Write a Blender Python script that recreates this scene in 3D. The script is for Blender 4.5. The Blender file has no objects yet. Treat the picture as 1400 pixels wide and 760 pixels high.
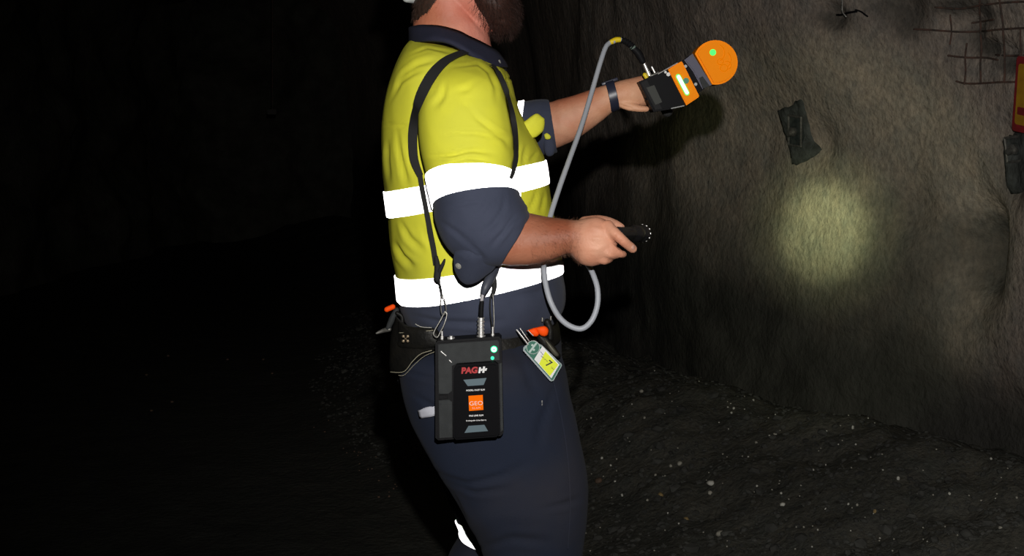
import bpy, bmesh, math, random
from mathutils import Vector, Matrix, noise
from mathutils.bvhtree import BVHTree
random.seed(7)
C = bpy.context.scene.collection
PI = math.pi
V = Vector
# ------------------------------------------------------------------ camera numbers
F, CX, HY, H = 1630.0, 700.0, 200.0, 1.35      # focal length in pixels, horizon row, eye height

def P(px, py, Y):
    return V(((px - CX) / F * Y, Y, H - (py - HY) / F * Y))

def ray(px, py):
    return V(((px - CX) / F, 1.0, -(py - HY) / F)).normalized()
EYE = V((0, 0, H))

# ------------------------------------------------------------------ materials
def mat(name, color=(.5, .5, .5), rough=.6, metal=0.0, spec=.5, emis=None, estr=0.0, noise_scale=None, noise_amt=.2,
        bump=None, bump_d=.002, color2=None, coat=0.0, sheen=0.0, stretch=(1, 1, 1), detail=4.0):
    m = bpy.data.materials.new(name); m.use_nodes = True
    nt = m.node_tree; b = nt.nodes['Principled BSDF']
    b.inputs['Base Color'].default_value = (*color, 1)
    b.inputs['Roughness'].default_value = rough
    b.inputs['Metallic'].default_value = metal
    b.inputs['Specular IOR Level'].default_value = spec
    b.inputs['Coat Weight'].default_value = coat
    b.inputs['Sheen Weight'].default_value = sheen
    if emis:
        b.inputs['Emission Color'].default_value = (*emis, 1)
        b.inputs['Emission Strength'].default_value = estr
    tc = nt.nodes.new('ShaderNodeTexCoord')
    mp = nt.nodes.new('ShaderNodeMapping'); mp.inputs['Scale'].default_value = stretch
    nt.links.new(tc.outputs['Object'], mp.inputs['Vector'])
    if noise_scale:
        n = nt.nodes.new('ShaderNodeTexNoise'); n.inputs['Scale'].default_value = noise_scale
        n.inputs['Detail'].default_value = detail
        nt.links.new(mp.outputs['Vector'], n.inputs['Vector'])
        r = nt.nodes.new('ShaderNodeValToRGB')
        c2 = color2 or tuple(c * (1 - noise_amt) for c in color)
        r.color_ramp.elements[0].position = .35; r.color_ramp.elements[1].position = .65
        r.color_ramp.elements[0].color = (*c2, 1); r.color_ramp.elements[1].color = (*color, 1)
        nt.links.new(n.outputs['Fac'], r.inputs['Fac'])
        nt.links.new(r.outputs['Color'], b.inputs['Base Color'])
    if bump:
        n2 = nt.nodes.new('ShaderNodeTexNoise'); n2.inputs['Scale'].default_value = bump
        n2.inputs['Detail'].default_value = detail
        nt.links.new(mp.outputs['Vector'], n2.inputs['Vector'])
        bp = nt.nodes.new('ShaderNodeBump'); bp.inputs['Distance'].default_value = bump_d
        bp.inputs['Strength'].default_value = 1.0
        nt.links.new(n2.outputs['Fac'], bp.inputs['Height'])
        nt.links.new(bp.outputs['Normal'], b.inputs['Normal'])
    return m

def retro(name, col=(.9, .9, .93)):
    """Glass-bead reflective tape: sends light back the way it came."""
    m = bpy.data.materials.new(name); m.use_nodes = True
    nt = m.node_tree; nt.nodes.clear()
    out = nt.nodes.new('ShaderNodeOutputMaterial')
    d = nt.nodes.new('ShaderNodeBsdfDiffuse'); d.inputs['Color'].default_value = (.75, .75, .77, 1)
    g = nt.nodes.new('ShaderNodeBsdfAnisotropic'); g.inputs['Color'].default_value = (*col, 1)
    g.inputs['Roughness'].default_value = .42
    geo = nt.nodes.new('ShaderNodeNewGeometry')
    nt.links.new(geo.outputs['Incoming'], g.inputs['Normal'])
    mx = nt.nodes.new('ShaderNodeMixShader'); mx.inputs[0].default_value = .72
    nt.links.new(d.outputs[0], mx.inputs[1]); nt.links.new(g.outputs[0], mx.inputs[2])
    nt.links.new(mx.outputs[0], out.inputs['Surface'])
    return m

M = {}
M['yellow'] = mat('hi_vis_yellow', (.77, .755, .05), .75, spec=.2, noise_scale=9, color2=(.66, .655, .055), bump=900, bump_d=.0003)
M['navy'] = mat('navy_cotton', (.050, .058, .092), .85, spec=.25, noise_scale=12, color2=(.038, .045, .073), bump=700, bump_d=.0004, sheen=.05)
M['collar'] = mat('navy_collar', (.026, .027, .050), .85, spec=.25, noise_scale=25, color2=(.020, .022, .042), bump=900, bump_d=.0003)
M['trouser'] = mat('navy_drill', (.026, .0265, .036), .9, spec=.12, noise_scale=5.5, color2=(.0155, .0205, .037), bump=800, bump_d=.0004, sheen=.02)
M['tape'] = retro('reflective_tape')
M['stitch'] = mat('pale_stitching', (.30, .28, .20), .8)
M['skin'] = mat('skin', (.52, .25, .16), .55, spec=.35, noise_scale=22, color2=(.46, .185, .11), bump=260, bump_d=.0006)
def skin_tone(m):
    nt = m.node_tree; b = nt.nodes['Principled BSDF']; src = b.inputs['Base Color'].links[0].from_socket
    a = nt.nodes.new('ShaderNodeAttribute'); a.attribute_name = 'tone'
    mx = nt.nodes.new('ShaderNodeMix'); mx.data_type = 'RGBA'; mx.blend_type = 'MULTIPLY'; mx.inputs['Factor'].default_value = 1
    nt.links.new(src, mx.inputs[6]); nt.links.new(a.outputs['Color'], mx.inputs[7]); nt.links.new(mx.outputs[2], b.inputs['Base Color'])
skin_tone(M['skin'])
M['hair'] = mat('dark_brown_hair', (.030, .018, .012), .6, spec=.4, noise_scale=300, color2=(.05, .022, .013))
M['arm_hair'] = mat('arm_hair', (.19, .085, .045), .6)
M['beard'] = mat('brown_beard', (.026, .014, .011), .6, spec=.3, noise_scale=300, color2=(.05, .018, .012))
M['black'] = mat('black_plastic', (.008, .008, .009), .55, spec=.10, bump=500, bump_d=.0002)
M['blackgloss'] = mat('glossy_black', (.004, .004, .005), .5, spec=.05)
M['torchblack'] = mat('anodised_black', (.012, .012, .014), .2, spec=.6)
M['charcoal'] = mat('charcoal_plastic', (.036, .039, .040), .6, spec=.12, noise_scale=60, noise_amt=.2, bump=700, bump_d=.0002)
M['web'] = mat('black_webbing', (.018, .018, .018), .8, spec=.3, bump=900, bump_d=.0004)
M['leather'] = mat('black_leather', (.006, .006, .0055), .5, spec=.22, bump=160, bump_d=.001, noise_scale=40, color2=(.011, .010, .008))
M['silver'] = mat('bright_nickel', (.85, .84, .82), .42, metal=.85)
M['steel'] = mat('dull_steel', (.35, .34, .31), .5, metal=.8, noise_scale=90, noise_amt=.4)
M['orange'] = mat('orange_plastic', (.86, .27, .004), .5, spec=.1)
M['dorange'] = mat('device_orange', (.98, .27, .0), .5, spec=.06)
M['ldorange'] = mat('label_orange', (.98, .17, .0), .6, spec=.05)
M['fluo'] = mat('fluorescent_orange', (1.0, .09, .006), .55, spec=.1)
M['graycable'] = mat('grey_cable_jacket', (.36, .38, .42), .45, spec=.4)
M['yellowp'] = mat('yellow_plastic', (.75, .55, .01), .5)
M['slate'] = mat('slate_blue_label', (.085, .13, .155), .6)
M['purple'] = mat('grey_purple_coating', (.10, .10, .135), .5, spec=.1)
M['white'] = mat('white_print', (.75, .75, .75), .6)
M['hatwhite'] = mat('white_shell', (.75, .75, .73), .35, spec=.5)
M['greyp'] = mat('grey_plastic', (.36, .37, .36), .5)
M['red'] = mat('red_print', (.42, .018, .022), .6)
M['green'] = mat('green_print', (.006, .12, .075), .45)
M['cardyellow'] = mat('card_yellow', (.72, .80, .01), .55)
M['blackprint'] = mat('black_print', (.01, .01, .01), .6)
M['clear'] = mat('clear_sleeve_rim', (.30, .36, .36), .25, spec=.6)
M['ledg'] = mat('green_led', (.02, .5, .1), .3, emis=(.05, 1, .10), estr=1.1)
M['ledring'] = mat('green_led_ring', (.02, .5, .2), .3, emis=(.0, .75, .28), estr=1.0)
M['ledw'] = mat('white_green_led', (.6, .9, .7), .3, emis=(.55, 1, .62), estr=2.5)
M['ledhalo'] = mat('green_lamp_glow', (.02, .4, .05), .4, emis=(.12, .85, .08), estr=.9)
M['ledt'] = mat('teal_led', (.02, .5, .3), .3, emis=(.05, .9, .45), estr=.9)
M['lens'] = mat('torch_lens', (.8, .8, .8), .1, emis=(.85, 1, .6), estr=4.0)
M['stone'] = mat('pale_stone', (.42, .40, .33), .8, noise_scale=60, color2=(.25, .24, .20), spec=.5)
M['stonew'] = mat('white_stone', (.62, .61, .54), .6, noise_scale=60, color2=(.45, .44, .38), spec=.5)
M['stoneb'] = mat('tan_stone', (.30, .21, .08), .8, noise_scale=60, color2=(.2, .14, .06))
M['stoner'] = mat('brown_stone', (.14, .085, .055), .8, noise_scale=60, color2=(.09, .06, .04))
M['gravel'] = mat('dark_gravel', (.070, .070, .062), .85, noise_scale=9, color2=(.030, .030, .027), spec=.3)
M['rust'] = mat('rusty_wire', (.15, .085, .065), .8, spec=.15, noise_scale=30, color2=(.06, .052, .045))
M['plate'] = mat('bolt_plate_steel', (.075, .085, .078), .6, metal=.3, noise_scale=35, color2=(.035, .043, .042), bump=60, bump_d=.004)
M['scar'] = mat('smeared_grout', (.105, .112, .106), .85, spec=.2, noise_scale=22, color2=(.055, .058, .053), bump=35, bump_d=.012)
M['signred'] = mat('sign_red', (.32, .02, .025), .6, noise_scale=40, color2=(.20, .02, .02))
M['signyel'] = mat('sign_yellow', (.50, .27, .015), .6, noise_scale=30, color2=(.40, .20, .015))
M['eye'] = mat('eye_white', (.75, .73, .70), .15)
M['iris'] = mat('iris', (.06, .10, .14), .2)
M['boot'] = mat('boot_leather', (.08, .05, .025), .6, bump=200, bump_d=.001)
M['rubber'] = mat('black_rubber', (.02, .02, .02), .8)
M['band'] = mat('navy_rubber_band', (.022, .024, .044), .35, spec=.6)

# ---- rock materials
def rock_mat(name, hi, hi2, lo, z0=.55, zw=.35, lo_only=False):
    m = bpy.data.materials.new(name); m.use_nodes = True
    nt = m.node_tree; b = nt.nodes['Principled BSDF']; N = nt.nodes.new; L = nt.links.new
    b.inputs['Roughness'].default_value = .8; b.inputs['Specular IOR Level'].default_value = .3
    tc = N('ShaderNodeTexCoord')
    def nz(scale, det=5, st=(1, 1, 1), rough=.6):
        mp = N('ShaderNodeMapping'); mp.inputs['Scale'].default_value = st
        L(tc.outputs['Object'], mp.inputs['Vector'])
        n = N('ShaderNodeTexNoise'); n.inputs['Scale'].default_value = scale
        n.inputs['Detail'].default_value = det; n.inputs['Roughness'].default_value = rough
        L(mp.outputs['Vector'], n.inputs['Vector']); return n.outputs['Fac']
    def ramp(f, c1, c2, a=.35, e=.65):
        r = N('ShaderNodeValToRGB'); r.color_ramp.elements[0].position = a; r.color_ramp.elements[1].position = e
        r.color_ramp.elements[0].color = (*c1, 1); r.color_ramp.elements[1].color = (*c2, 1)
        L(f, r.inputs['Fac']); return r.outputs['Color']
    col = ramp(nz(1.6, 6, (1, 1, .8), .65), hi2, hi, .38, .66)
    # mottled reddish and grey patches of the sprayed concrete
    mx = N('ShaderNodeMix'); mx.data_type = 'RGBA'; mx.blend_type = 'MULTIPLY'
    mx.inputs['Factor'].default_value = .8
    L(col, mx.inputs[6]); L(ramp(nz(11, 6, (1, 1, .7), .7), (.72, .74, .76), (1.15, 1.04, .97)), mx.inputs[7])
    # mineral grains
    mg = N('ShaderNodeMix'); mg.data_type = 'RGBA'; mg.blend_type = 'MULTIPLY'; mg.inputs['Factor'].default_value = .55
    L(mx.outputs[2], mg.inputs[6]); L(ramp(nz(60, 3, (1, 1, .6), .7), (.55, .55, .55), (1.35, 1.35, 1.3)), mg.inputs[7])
    mr = N('ShaderNodeAttribute'); mr.attribute_name = 'pale_mix'
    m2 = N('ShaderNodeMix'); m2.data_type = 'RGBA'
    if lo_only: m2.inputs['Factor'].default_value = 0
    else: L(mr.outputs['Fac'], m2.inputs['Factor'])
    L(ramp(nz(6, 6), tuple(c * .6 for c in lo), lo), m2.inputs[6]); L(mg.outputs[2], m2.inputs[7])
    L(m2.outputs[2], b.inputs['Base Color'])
    b1 = N('ShaderNodeBump'); b1.inputs['Distance'].default_value = .012; b1.inputs['Strength'].default_value = .9
    L(nz(46, 4, (1, 1, .75), .6), b1.inputs['Height'])
    b2 = N('ShaderNodeBump'); b2.inputs['Distance'].default_value = .02; b2.inputs['Strength'].default_value = .8
    L(nz(7, 5), b2.inputs['Height']); L(b1.outputs['Normal'], b2.inputs['Normal'])
    L(b2.outputs['Normal'], b.inputs['Normal'])
    return m
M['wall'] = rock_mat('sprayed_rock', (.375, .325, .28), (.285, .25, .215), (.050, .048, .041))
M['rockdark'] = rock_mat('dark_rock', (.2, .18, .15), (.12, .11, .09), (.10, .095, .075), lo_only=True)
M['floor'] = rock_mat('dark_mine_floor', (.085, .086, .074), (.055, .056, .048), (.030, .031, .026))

# ------------------------------------------------------------------ object helpers
def link(name, me, parent=None, smooth=True):
    o = bpy.data.objects.new(name, me); C.objects.link(o)
    if parent is not None:
        o.parent = parent
        o.matrix_parent_inverse = Matrix.Identity(4)
    if smooth:
        me.polygons.foreach_set('use_smooth', [True] * len(me.polygons)); me.update()
    return o

class MB:
    """collects verts and faces; builds ONE mesh object"""
    def __init__(s): s.v = []; s.f = []; s.m = []
    def add(s, vs, fs, mi=0):
        k = len(s.v); s.v += [V(p) for p in vs]; s.f += [tuple(i + k for i in f) for f in fs]; s.m += [mi] * len(fs); return k
    def box(s, c, h, bev=0.0, seg=2, mi=0, rot=None):
        bm = bmesh.new(); bmesh.ops.create_cube(bm, size=2)
        for v in bm.verts: v.co = V((v.co.x * h[0], v.co.y * h[1], v.co.z * h[2]))
        if bev: bmesh.ops.bevel(bm, geom=bm.edges[:], offset=bev, segments=seg, affect='EDGES', profile=.5)
        if rot is not None: bmesh.ops.transform(bm, matrix=rot, verts=bm.verts)
        bmesh.ops.translate(bm, vec=V(c), verts=bm.verts); s.bm(bm, mi)
    def bm(s, bm, mi=0):
        bm.verts.index_update()
        s.add([v.co.copy() for v in bm.verts], [[v.index for v in f.verts] for f in bm.faces], mi); bm.free()
    def prism(s, poly, y0, y1, bev=0.0, mi=0):
        """poly in x,z; extruded along y from y0 to y1"""
        bm = bmesh.new()
        vs = [bm.verts.new((x, y0, z)) for x, z in poly]
        f = bm.faces.new(vs); r = bmesh.ops.extrude_face_region(bm, geom=[f])
        bmesh.ops.translate(bm, vec=(0, y1 - y0, 0), verts=[e for e in r['geom'] if isinstance(e, bmesh.types.BMVert)])
        bmesh.ops.recalc_face_normals(bm, faces=bm.faces[:])
        if bev:
            es = [e for e in bm.edges if abs(e.verts[0].co.y - e.verts[1].co.y) < 1e-7]
            bmesh.ops.bevel(bm, geom=es, offset=bev, segments=2, affect='EDGES')
        s.bm(bm, mi)
    def tube(s, pts, r, n=12, cap=True, mi=0):
        pts = [V(p) for p in pts]
        if not hasattr(r, '__len__'): r = [r] * len(pts)
        T = []
        for i in range(len(pts)):
            a = pts[max(0, i - 1)]; b = pts[min(len(pts) - 1, i + 1)]
            T.append((b - a).normalized())
        up = V((0, 0, 1)) if abs(T[0].z) < .9 else V((1, 0, 0))
        u = T[0].cross(up).normalized()
        rings = []
        P2, R2, T2 = list(pts), list(r), list(T)
        if cap == 'round':
            pre = [(pts[0] - T[0] * r[0] * math.sin(a), max(r[0] * math.cos(a), 1e-5), T[0]) for a in (1.45, 1.1, .7, .35)]
            post = [(pts[-1] + T[-1] * r[-1] * math.sin(a), max(r[-1] * math.cos(a), 1e-5), T[-1]) for a in (.35, .7, 1.1, 1.45)]
            P2 = [q[0] for q in pre] + P2 + [q[0] for q in post]
            R2 = [q[1] for q in pre] + R2 + [q[1] for q in post]
            T2 = [q[2] for q in pre] + T2 + [q[2] for q in post]
        vs = []
        for p, rr, t in zip(P2, R2, T2):
            u = (u - t * u.dot(t))
            if u.length < 1e-6: u = t.orthogonal()
            u.normalize(); w = t.cross(u)
            for k in range(n):
                a = 2 * PI * k / n
                vs.append(p + (u * math.cos(a) + w * math.sin(a)) * rr)
        fs = []
        for i in range(len(P2) - 1):
            for k in range(n):
                a = i * n + k; b = i * n + (k + 1) % n
                fs.append((a, b, b + n, a + n))
        if cap:
            fs.append(tuple(range(n - 1, -1, -1))); fs.append(tuple((len(P2) - 1) * n + k for k in range(n)))
        s.add(vs, fs, mi)
    def disc(s, c, r, y0, y1, n=40, bev=0.0, mi=0):
        s.prism([(c[0] + r * math.cos(2 * PI * k / n), c[1] + r * math.sin(2 * PI * k / n)) for k in range(n)], y0, y1, bev, mi)
    def build(s, name, mats, parent=None, smooth=True, sharp=True):
        me = bpy.data.meshes.new(name)
        me.from_pydata([tuple(v) for v in s.v], [], s.f)
        ms = mats if isinstance(mats, (list, tuple)) else [mats]
        for m in ms: me.materials.append(M[m] if isinstance(m, str) else m)
        if len(ms) > 1: me.polygons.foreach_set('material_index', s.m)
        me.update()
        bm = bmesh.new(); bm.from_mesh(me); bmesh.ops.recalc_face_normals(bm, faces=bm.faces[:]); bm.to_mesh(me); bm.free()
        o = link(name, me, parent, smooth)
        if sharp and smooth: me.set_sharp_from_angle(angle=math.radians(38))
        return o

def thing(name, label, cat, loc=(0, 0, 0), rot=None, group=None):
    o = bpy.data.objects.new(name, None); C.objects.link(o); o.empty_display_size = .05
    if rot is not None: o.matrix_world = Matrix.Translation(V(loc)) @ rot
    else: o.location = loc
    return tag(o, label, cat, group)
def tag(o, label, cat, group=None):
    o['label'] = label; o['category'] = cat
    if group: o['group'] = group
    return o
def struct(o): o['kind'] = 'structure'; return o

def spl(pts, sub=8):
    """Catmull-Rom through tuples of any length"""
    out = []
    n = len(pts)
    for i in range(n - 1):
        p0, p1, p2, p3 = pts[max(i - 1, 0)], pts[i], pts[i + 1], pts[min(i + 2, n - 1)]
        for k in range(sub):
            t = k / sub
            out.append(tuple(.5 * ((2 * b) + (-a + c) * t + (2 * a - 5 * b + 4 * c - d) * t * t + (-a + 3 * b - 3 * c + d) * t ** 3)
                             for a, b, c, d in zip(p0, p1, p2, p3)))
    out.append(tuple(pts[-1])); return out

def loft_rings(secs, n=72, sub=8, off=0.0, power=2.25):
    """sections (ax,ay,bx,by,Y,rd,bow): edges of an elliptical girth; returns rings and param"""
    full = [tuple(list(s) + [0.0] * (8 - len(s))) for s in secs]
    ss = spl(full, sub)
    rings = []
    for (ax, ay, bx, by, Y, rd, bow, skew) in ss:
        A = P(ax, ay, Y); B = P(bx, by, Y); c = (A + B) / 2; U = (B - A) / 2
        U = U * (1 + off / max(U.length, 1e-4)); rd2 = rd + off
        ring = []
        for k in range(n):
            a = 2 * PI * k / n; ca, sa = math.cos(a), math.sin(a)
            ca2 = math.copysign(abs(ca) ** (2 / power), ca); sa2 = math.copysign(abs(sa) ** (2 / power), sa)
            q = c + U * ca2 + V((0, rd2, 0)) * sa2 + V((0, 0, bow + skew * ca2)) * (-sa2)
            ring.append(q)
        rings.append(ring)
    return rings

def rings_mesh(mb, rings, cap0=True, cap1=True, mi=None):
    n = len(rings[0]); k0 = len(mb.v)
    vs = [p for r in rings for p in r]; fs = []; ms = []
    for i in range(len(rings) - 1):
        for k in range(n):
            a = i * n + k; b = i * n + (k + 1) % n
            fs.append((a, b, b + n, a + n)); ms.append(mi(i) if mi else 0)
    if cap0: fs.append(tuple(range(n - 1, -1, -1))); ms.append(mi(0) if mi else 0)
    if cap1: fs.append(tuple((len(rings) - 1) * n + k for k in range(n))); ms.append(mi(len(rings) - 2) if mi else 0)
    k = len(mb.v); mb.v += vs; mb.f += [tuple(i + k for i in f) for f in fs]; mb.m += ms

def project(p):
    return (CX + p.x / p.y * F, HY + (H - p.z) / p.y * F)

def seg_dist(px, py, line):
    best = 1e9; bt = .5; m = len(line) - 1; i = 0
    for (x0, y0), (x1, y1) in zip(line[:-1], line[1:]):
        dx, dy = x1 - x0, y1 - y0; L2 = dx * dx + dy * dy + 1e-9
        t = max(0, min(1, ((px - x0) * dx + (py - y0) * dy) / L2))
        d = math.hypot(px - x0 - t * dx, py - y0 - t * dy)
        if d < best: best = d; bt = (i + t) / m
        i += 1
    return best, bt

def crumple(o, amp, scale, creases=(), st=(1, 1, 1), amp2=0.0, seed=0, side=-1):
    """push a cloth mesh along its normals: soft folds plus modelled creases (pixel polylines traced on its near side)"""
    me = o.data; me.update()
    ns = [v.normal.copy() for v in me.vertices]
    for v, nn in zip(me.vertices, ns):
        p = v.co
        q = V((p.x * st[0], p.y * st[1], p.z * st[2])) * scale + V((seed, seed, seed))
        d = amp * (1 - 2 * abs(noise.noise(q))) * .7 + amp * noise.noise(q * .47 + V((9, 3, 1)))
        if amp2: d += amp2 * noise.noise(q * 2.7)
        if creases and nn.y < .25:
            px, py = project(p)
            for line, w, dep in creases:
                x0 = min(a[0] for a in line) - 3 * w; x1 = max(a[0] for a in line) + 3 * w
                if px < x0 or px > x1: continue
                ds, bt = seg_dist(px, py, line); ww = w * (.65 + .6 * bt)
                if ds < 3 * ww:
                    tp = min(1, 3.2 * bt + .05, 3.2 * (1 - bt) + .05); g = math.exp(-(ds / ww) ** 2); d -= dep * g * tp
                    d += dep * tp * .28 * math.exp(-((ds - 2.1 * ww) / ww) ** 2)
        v.co = p + nn * d
    me.update()

def bvh_of(*objs):
    vs = []; fs = []
    for o in objs:
        k = len(vs); vs += [o.matrix_world @ v.co for v in o.data.vertices]
        fs += [tuple(i + k for i in p.vertices) for p in o.data.polygons]
    return BVHTree.FromPolygons(vs, fs)

def text_mesh(s, size, name, m, parent, loc, depth=.0003, bold=0.0, xscale=1.0, shear=0.0, rotz=0.0, spacing=1.0):
    """lettering lying in the local x,z plane, facing -y"""
    cu = bpy.data.curves.new(name, 'FONT'); cu.body = s; cu.size = size; cu.extrude = depth; cu.offset = bold
    cu.align_x = 'CENTER'; cu.align_y = 'CENTER'; cu.shear = shear; cu.space_character = spacing
    t = bpy.data.objects.new(name, cu); C.objects.link(t)
    bpy.context.view_layer.update()
    me = bpy.data.meshes.new_from_object(t.evaluated_get(bpy.context.evaluated_depsgraph_get()))
    bpy.data.objects.remove(t)
    me.transform(Matrix.Translation(V(loc)) @ Matrix.Rotation(PI / 2, 4, 'X') @ Matrix.Rotation(rotz, 4, 'Z') @ Matrix.Diagonal((xscale, 1, 1, 1)))
    me.materials.clear(); me.materials.append(M[m])
    return link(name, me, parent, False)

# ================================================================== THE TUNNEL
WALLPTS = [(-1.5, 3.3), (2.0, 2.55), (4.0, 1.72), (4.75, 1.155), (5.7, .69), (7.0, .42), (8.7, .26), (11.5, -.15), (18, -2.6)]
_w = spl(WALLPTS, 24)
def xw(y):
    for (y0, x0), (y1, x1) in zip(_w[:-1], _w[1:]):
        if y0 <= y <= y1: return x0 + (x1 - x0) * (y - y0) / (y1 - y0)
    return _w[-1][1] if y > 0 else _w[0][1]

def fb(p, o=4):
    return noise.fractal(p, 1.0, 2.0, o)

def wall_right():
    ys = []; y = -1.5
    while y < 18: ys.append(y); y += .022 if 3.3 < y < 8.5 else (.05 if y < 12 else .15)
    zs = [-.3 + .026 * i for i in range(136)] + [3.3 + .15 * i for i in range(8)]
    vs = []
    for y in ys:
        x0 = xw(y)
        for z in zs:
            prof = .10 * math.sin((z - .2) * 1.3) - .06 * z + (.0 if z < 2.6 else -.35 * (z - 2.6) ** 2)
            d = .10 * fb(V((y * .9, z * .9, 3)), 2) * max(.3, min(1, (9 - y) / 3)) + .016 * max(.2, min(1, (8 - y) / 2)) * fb(V((y * 4, z * 3.8, 8)), 3) + .0035 * fb(V((y * 15, z * 11, 1)), 3)
            if z < .9: d += .05 * (1 - z / .9) * fb(V((y * 3, z * 3, 20)))
            x = x0 + prof + d
            # wall hollows, the deepest added to shade a dark blob: (y, z, ry, rz, depth)
            for (hy, hz, ry, rz, dep) in HOLLOWS:
                e = ((y - hy) / ry) ** 2 + ((z - hz) / rz) ** 2
                if e < 6: x += dep * math.exp(-e * 1.3)
            vs.append(V((x, y, z)))
    nz = len(zs); fs = []
    for i in range(len(ys) - 1):
        for j in range(nz - 1):
            a = i * nz + j; fs.append((a, a + nz, a + nz + 1, a + 1))
    mb = MB(); mb.add(vs, fs); o = mb.build('wall_right', 'wall', sharp=False)
    # how far each spot takes the pale upper colour (1) or the dark one (0)
    at = o.data.attributes.new('pale_mix', 'FLOAT', 'POINT'); sv = []
    ed = spl([(2.0, .45), (4.05, .70), (4.35, .86), (4.7, .93), (5.5, 1.08), (7, 1.18), (10, 1.25), (18, 1.3)], 10)
    for v in vs:
        e = ed[-1][1]
        for (a0, e0), (a1, e1) in zip(ed[:-1], ed[1:]):
            if a0 <= v.y <= a1: e = e0 + (e1 - e0) * (v.y - a0) / (a1 - a0); break
        k = (v.z - e + .16 * fb(V((v.y * 2.2, v.z * 2.2, 44)))) / .42 * .5 + .5
        k = max(0, min(1, k)); k = k * k * (3 - 2 * k)
        for (hy, hz, ry, rz, am) in SHADE_BLOBS:
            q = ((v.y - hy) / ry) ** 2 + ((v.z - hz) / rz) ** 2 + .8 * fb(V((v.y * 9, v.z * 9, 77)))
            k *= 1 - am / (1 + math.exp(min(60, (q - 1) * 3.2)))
        sv.append(k)
    at.data.foreach_set('value', sv); return o

def wall_hit_plan(px):       # where a sight line in plan meets the wall
    y = 3.0
    while y < 16:
        if (px - CX) / F * y > xw(y): return y
        y += .01
    return 16
def wz(px, py):
    y = wall_hit_plan(px); return y, H - (py - HY) / F * y
HOLLOWS = []
for px, py, rx, ry, dep in [(1322, 345, .13, .20, .20), (1232, 290, .10, .12, .06), (1163, 18, .05, .05, .09), (1262, 12, .07, .09, .05),
                            (1340, 28, .10, .06, .05), (1355, 66, .05, .035, .06), (1332, 50, .04, .06, .03), (1392, 78, .03, .05, .06), (1345, 300, .06, .1, .03),
                            (1385, 235, .06, .16, .05), (1098, 195, .07, .11, .03)]:
    y, z = wz(px, py); HOLLOWS.append((y, z, rx * .9, ry, dep))
SHADE_BLOBS = []  # dark blobs and pits: shade painted into the wall colour
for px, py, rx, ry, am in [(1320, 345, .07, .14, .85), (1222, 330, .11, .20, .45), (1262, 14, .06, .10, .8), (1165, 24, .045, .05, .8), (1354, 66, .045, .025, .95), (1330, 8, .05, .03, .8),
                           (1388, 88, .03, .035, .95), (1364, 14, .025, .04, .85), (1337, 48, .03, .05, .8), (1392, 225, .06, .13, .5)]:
    y, z = wz(px, py); SHADE_BLOBS.append((y, z, rx * 1.3, ry, am))
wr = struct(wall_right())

def ground_h(x, y):
    d = xw(y) - x                               # distance from the wall foot
    t = max(0, min(1, 1 - (d - .15) / 1.7)); t = t * t * (3 - 2 * t)
    h = .40 * t
    if d < .38: h -= .10 * (1 - max(d, 0) / .38)
    rub = max(0, min(1, (1.7 - d) / .6))
    if y < 3.2: rub *= max(0, (y - 2.8) / .4); h *= max(0, min(1, (y - 2.2) / 1.2))
    return h, rub
def floor_mesh():
    xs = [-9 + .14 * i for i in range(58)] + [-.9 + .03 * i for i in range(135)]
    ys = []; y = -1.5
    while y < 18: ys.append(y); y += .03 if 3.2 < y < 8 else .12
    vs = []; rv = []
    for y in ys:
        for x in xs:
            h, rub = ground_h(x, y)
            h += rub * (.045 * fb(V((x * 3, y * 3, 5))) + .02 * fb(V((x * 11, y * 11, 2)), 3))
            if y > 3.2 or x < -1: h += .012 * (noise.noise(V((x * 1.3, y * 1.3, 4)))) - .012
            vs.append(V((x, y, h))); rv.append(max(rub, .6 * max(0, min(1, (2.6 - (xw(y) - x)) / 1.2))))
    n = len(xs); fs = []
    for i in range(len(ys) - 1):
        for j in range(n - 1):
            a = i * n + j; fs.append((a, a + 1, a + n + 1, a + n))
    mb = MB(); mb.add(vs, fs); o = mb.build('floor', 'floor', sharp=False)
    o.data.attributes.new('pale_mix', 'FLOAT', 'POINT').data.foreach_set('value', rv); return o
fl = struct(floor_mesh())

def sheet(name, fn, nu, nv, m):
    vs = [fn(i / nu, j / nv) for i in range(nu + 1) for j in range(nv + 1)]
    fs = [(i * (nv + 1) + j, (i + 1) * (nv + 1) + j, (i + 1) * (nv + 1) + j + 1, i * (nv + 1) + j + 1) for i in range(nu) for j in range(nv)]
    mb = MB(); mb.add(vs, fs); return struct(mb.build(name, m, sharp=False))
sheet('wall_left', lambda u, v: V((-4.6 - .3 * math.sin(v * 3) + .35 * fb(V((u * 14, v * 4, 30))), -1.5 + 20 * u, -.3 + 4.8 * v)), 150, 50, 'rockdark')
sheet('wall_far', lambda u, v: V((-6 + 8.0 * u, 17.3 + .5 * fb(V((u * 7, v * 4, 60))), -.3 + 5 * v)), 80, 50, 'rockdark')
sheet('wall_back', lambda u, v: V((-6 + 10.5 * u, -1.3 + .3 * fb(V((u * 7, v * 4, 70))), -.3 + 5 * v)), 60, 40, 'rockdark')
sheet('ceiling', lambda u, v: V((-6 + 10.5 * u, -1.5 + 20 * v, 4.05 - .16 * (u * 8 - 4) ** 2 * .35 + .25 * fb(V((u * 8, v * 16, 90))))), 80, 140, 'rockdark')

WB = bvh_of(wr); FB = bvh_of(fl)
def hit(b, px, py, default=6.0):
    r = b.ray_cast(EYE, ray(px, py))
    if r[0] is None: return EYE + ray(px, py) * default, V((0, -1, 0))
    n = r[1]
    if n.dot(ray(px, py)) > 0: n = -n
    return r[0], n

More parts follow.
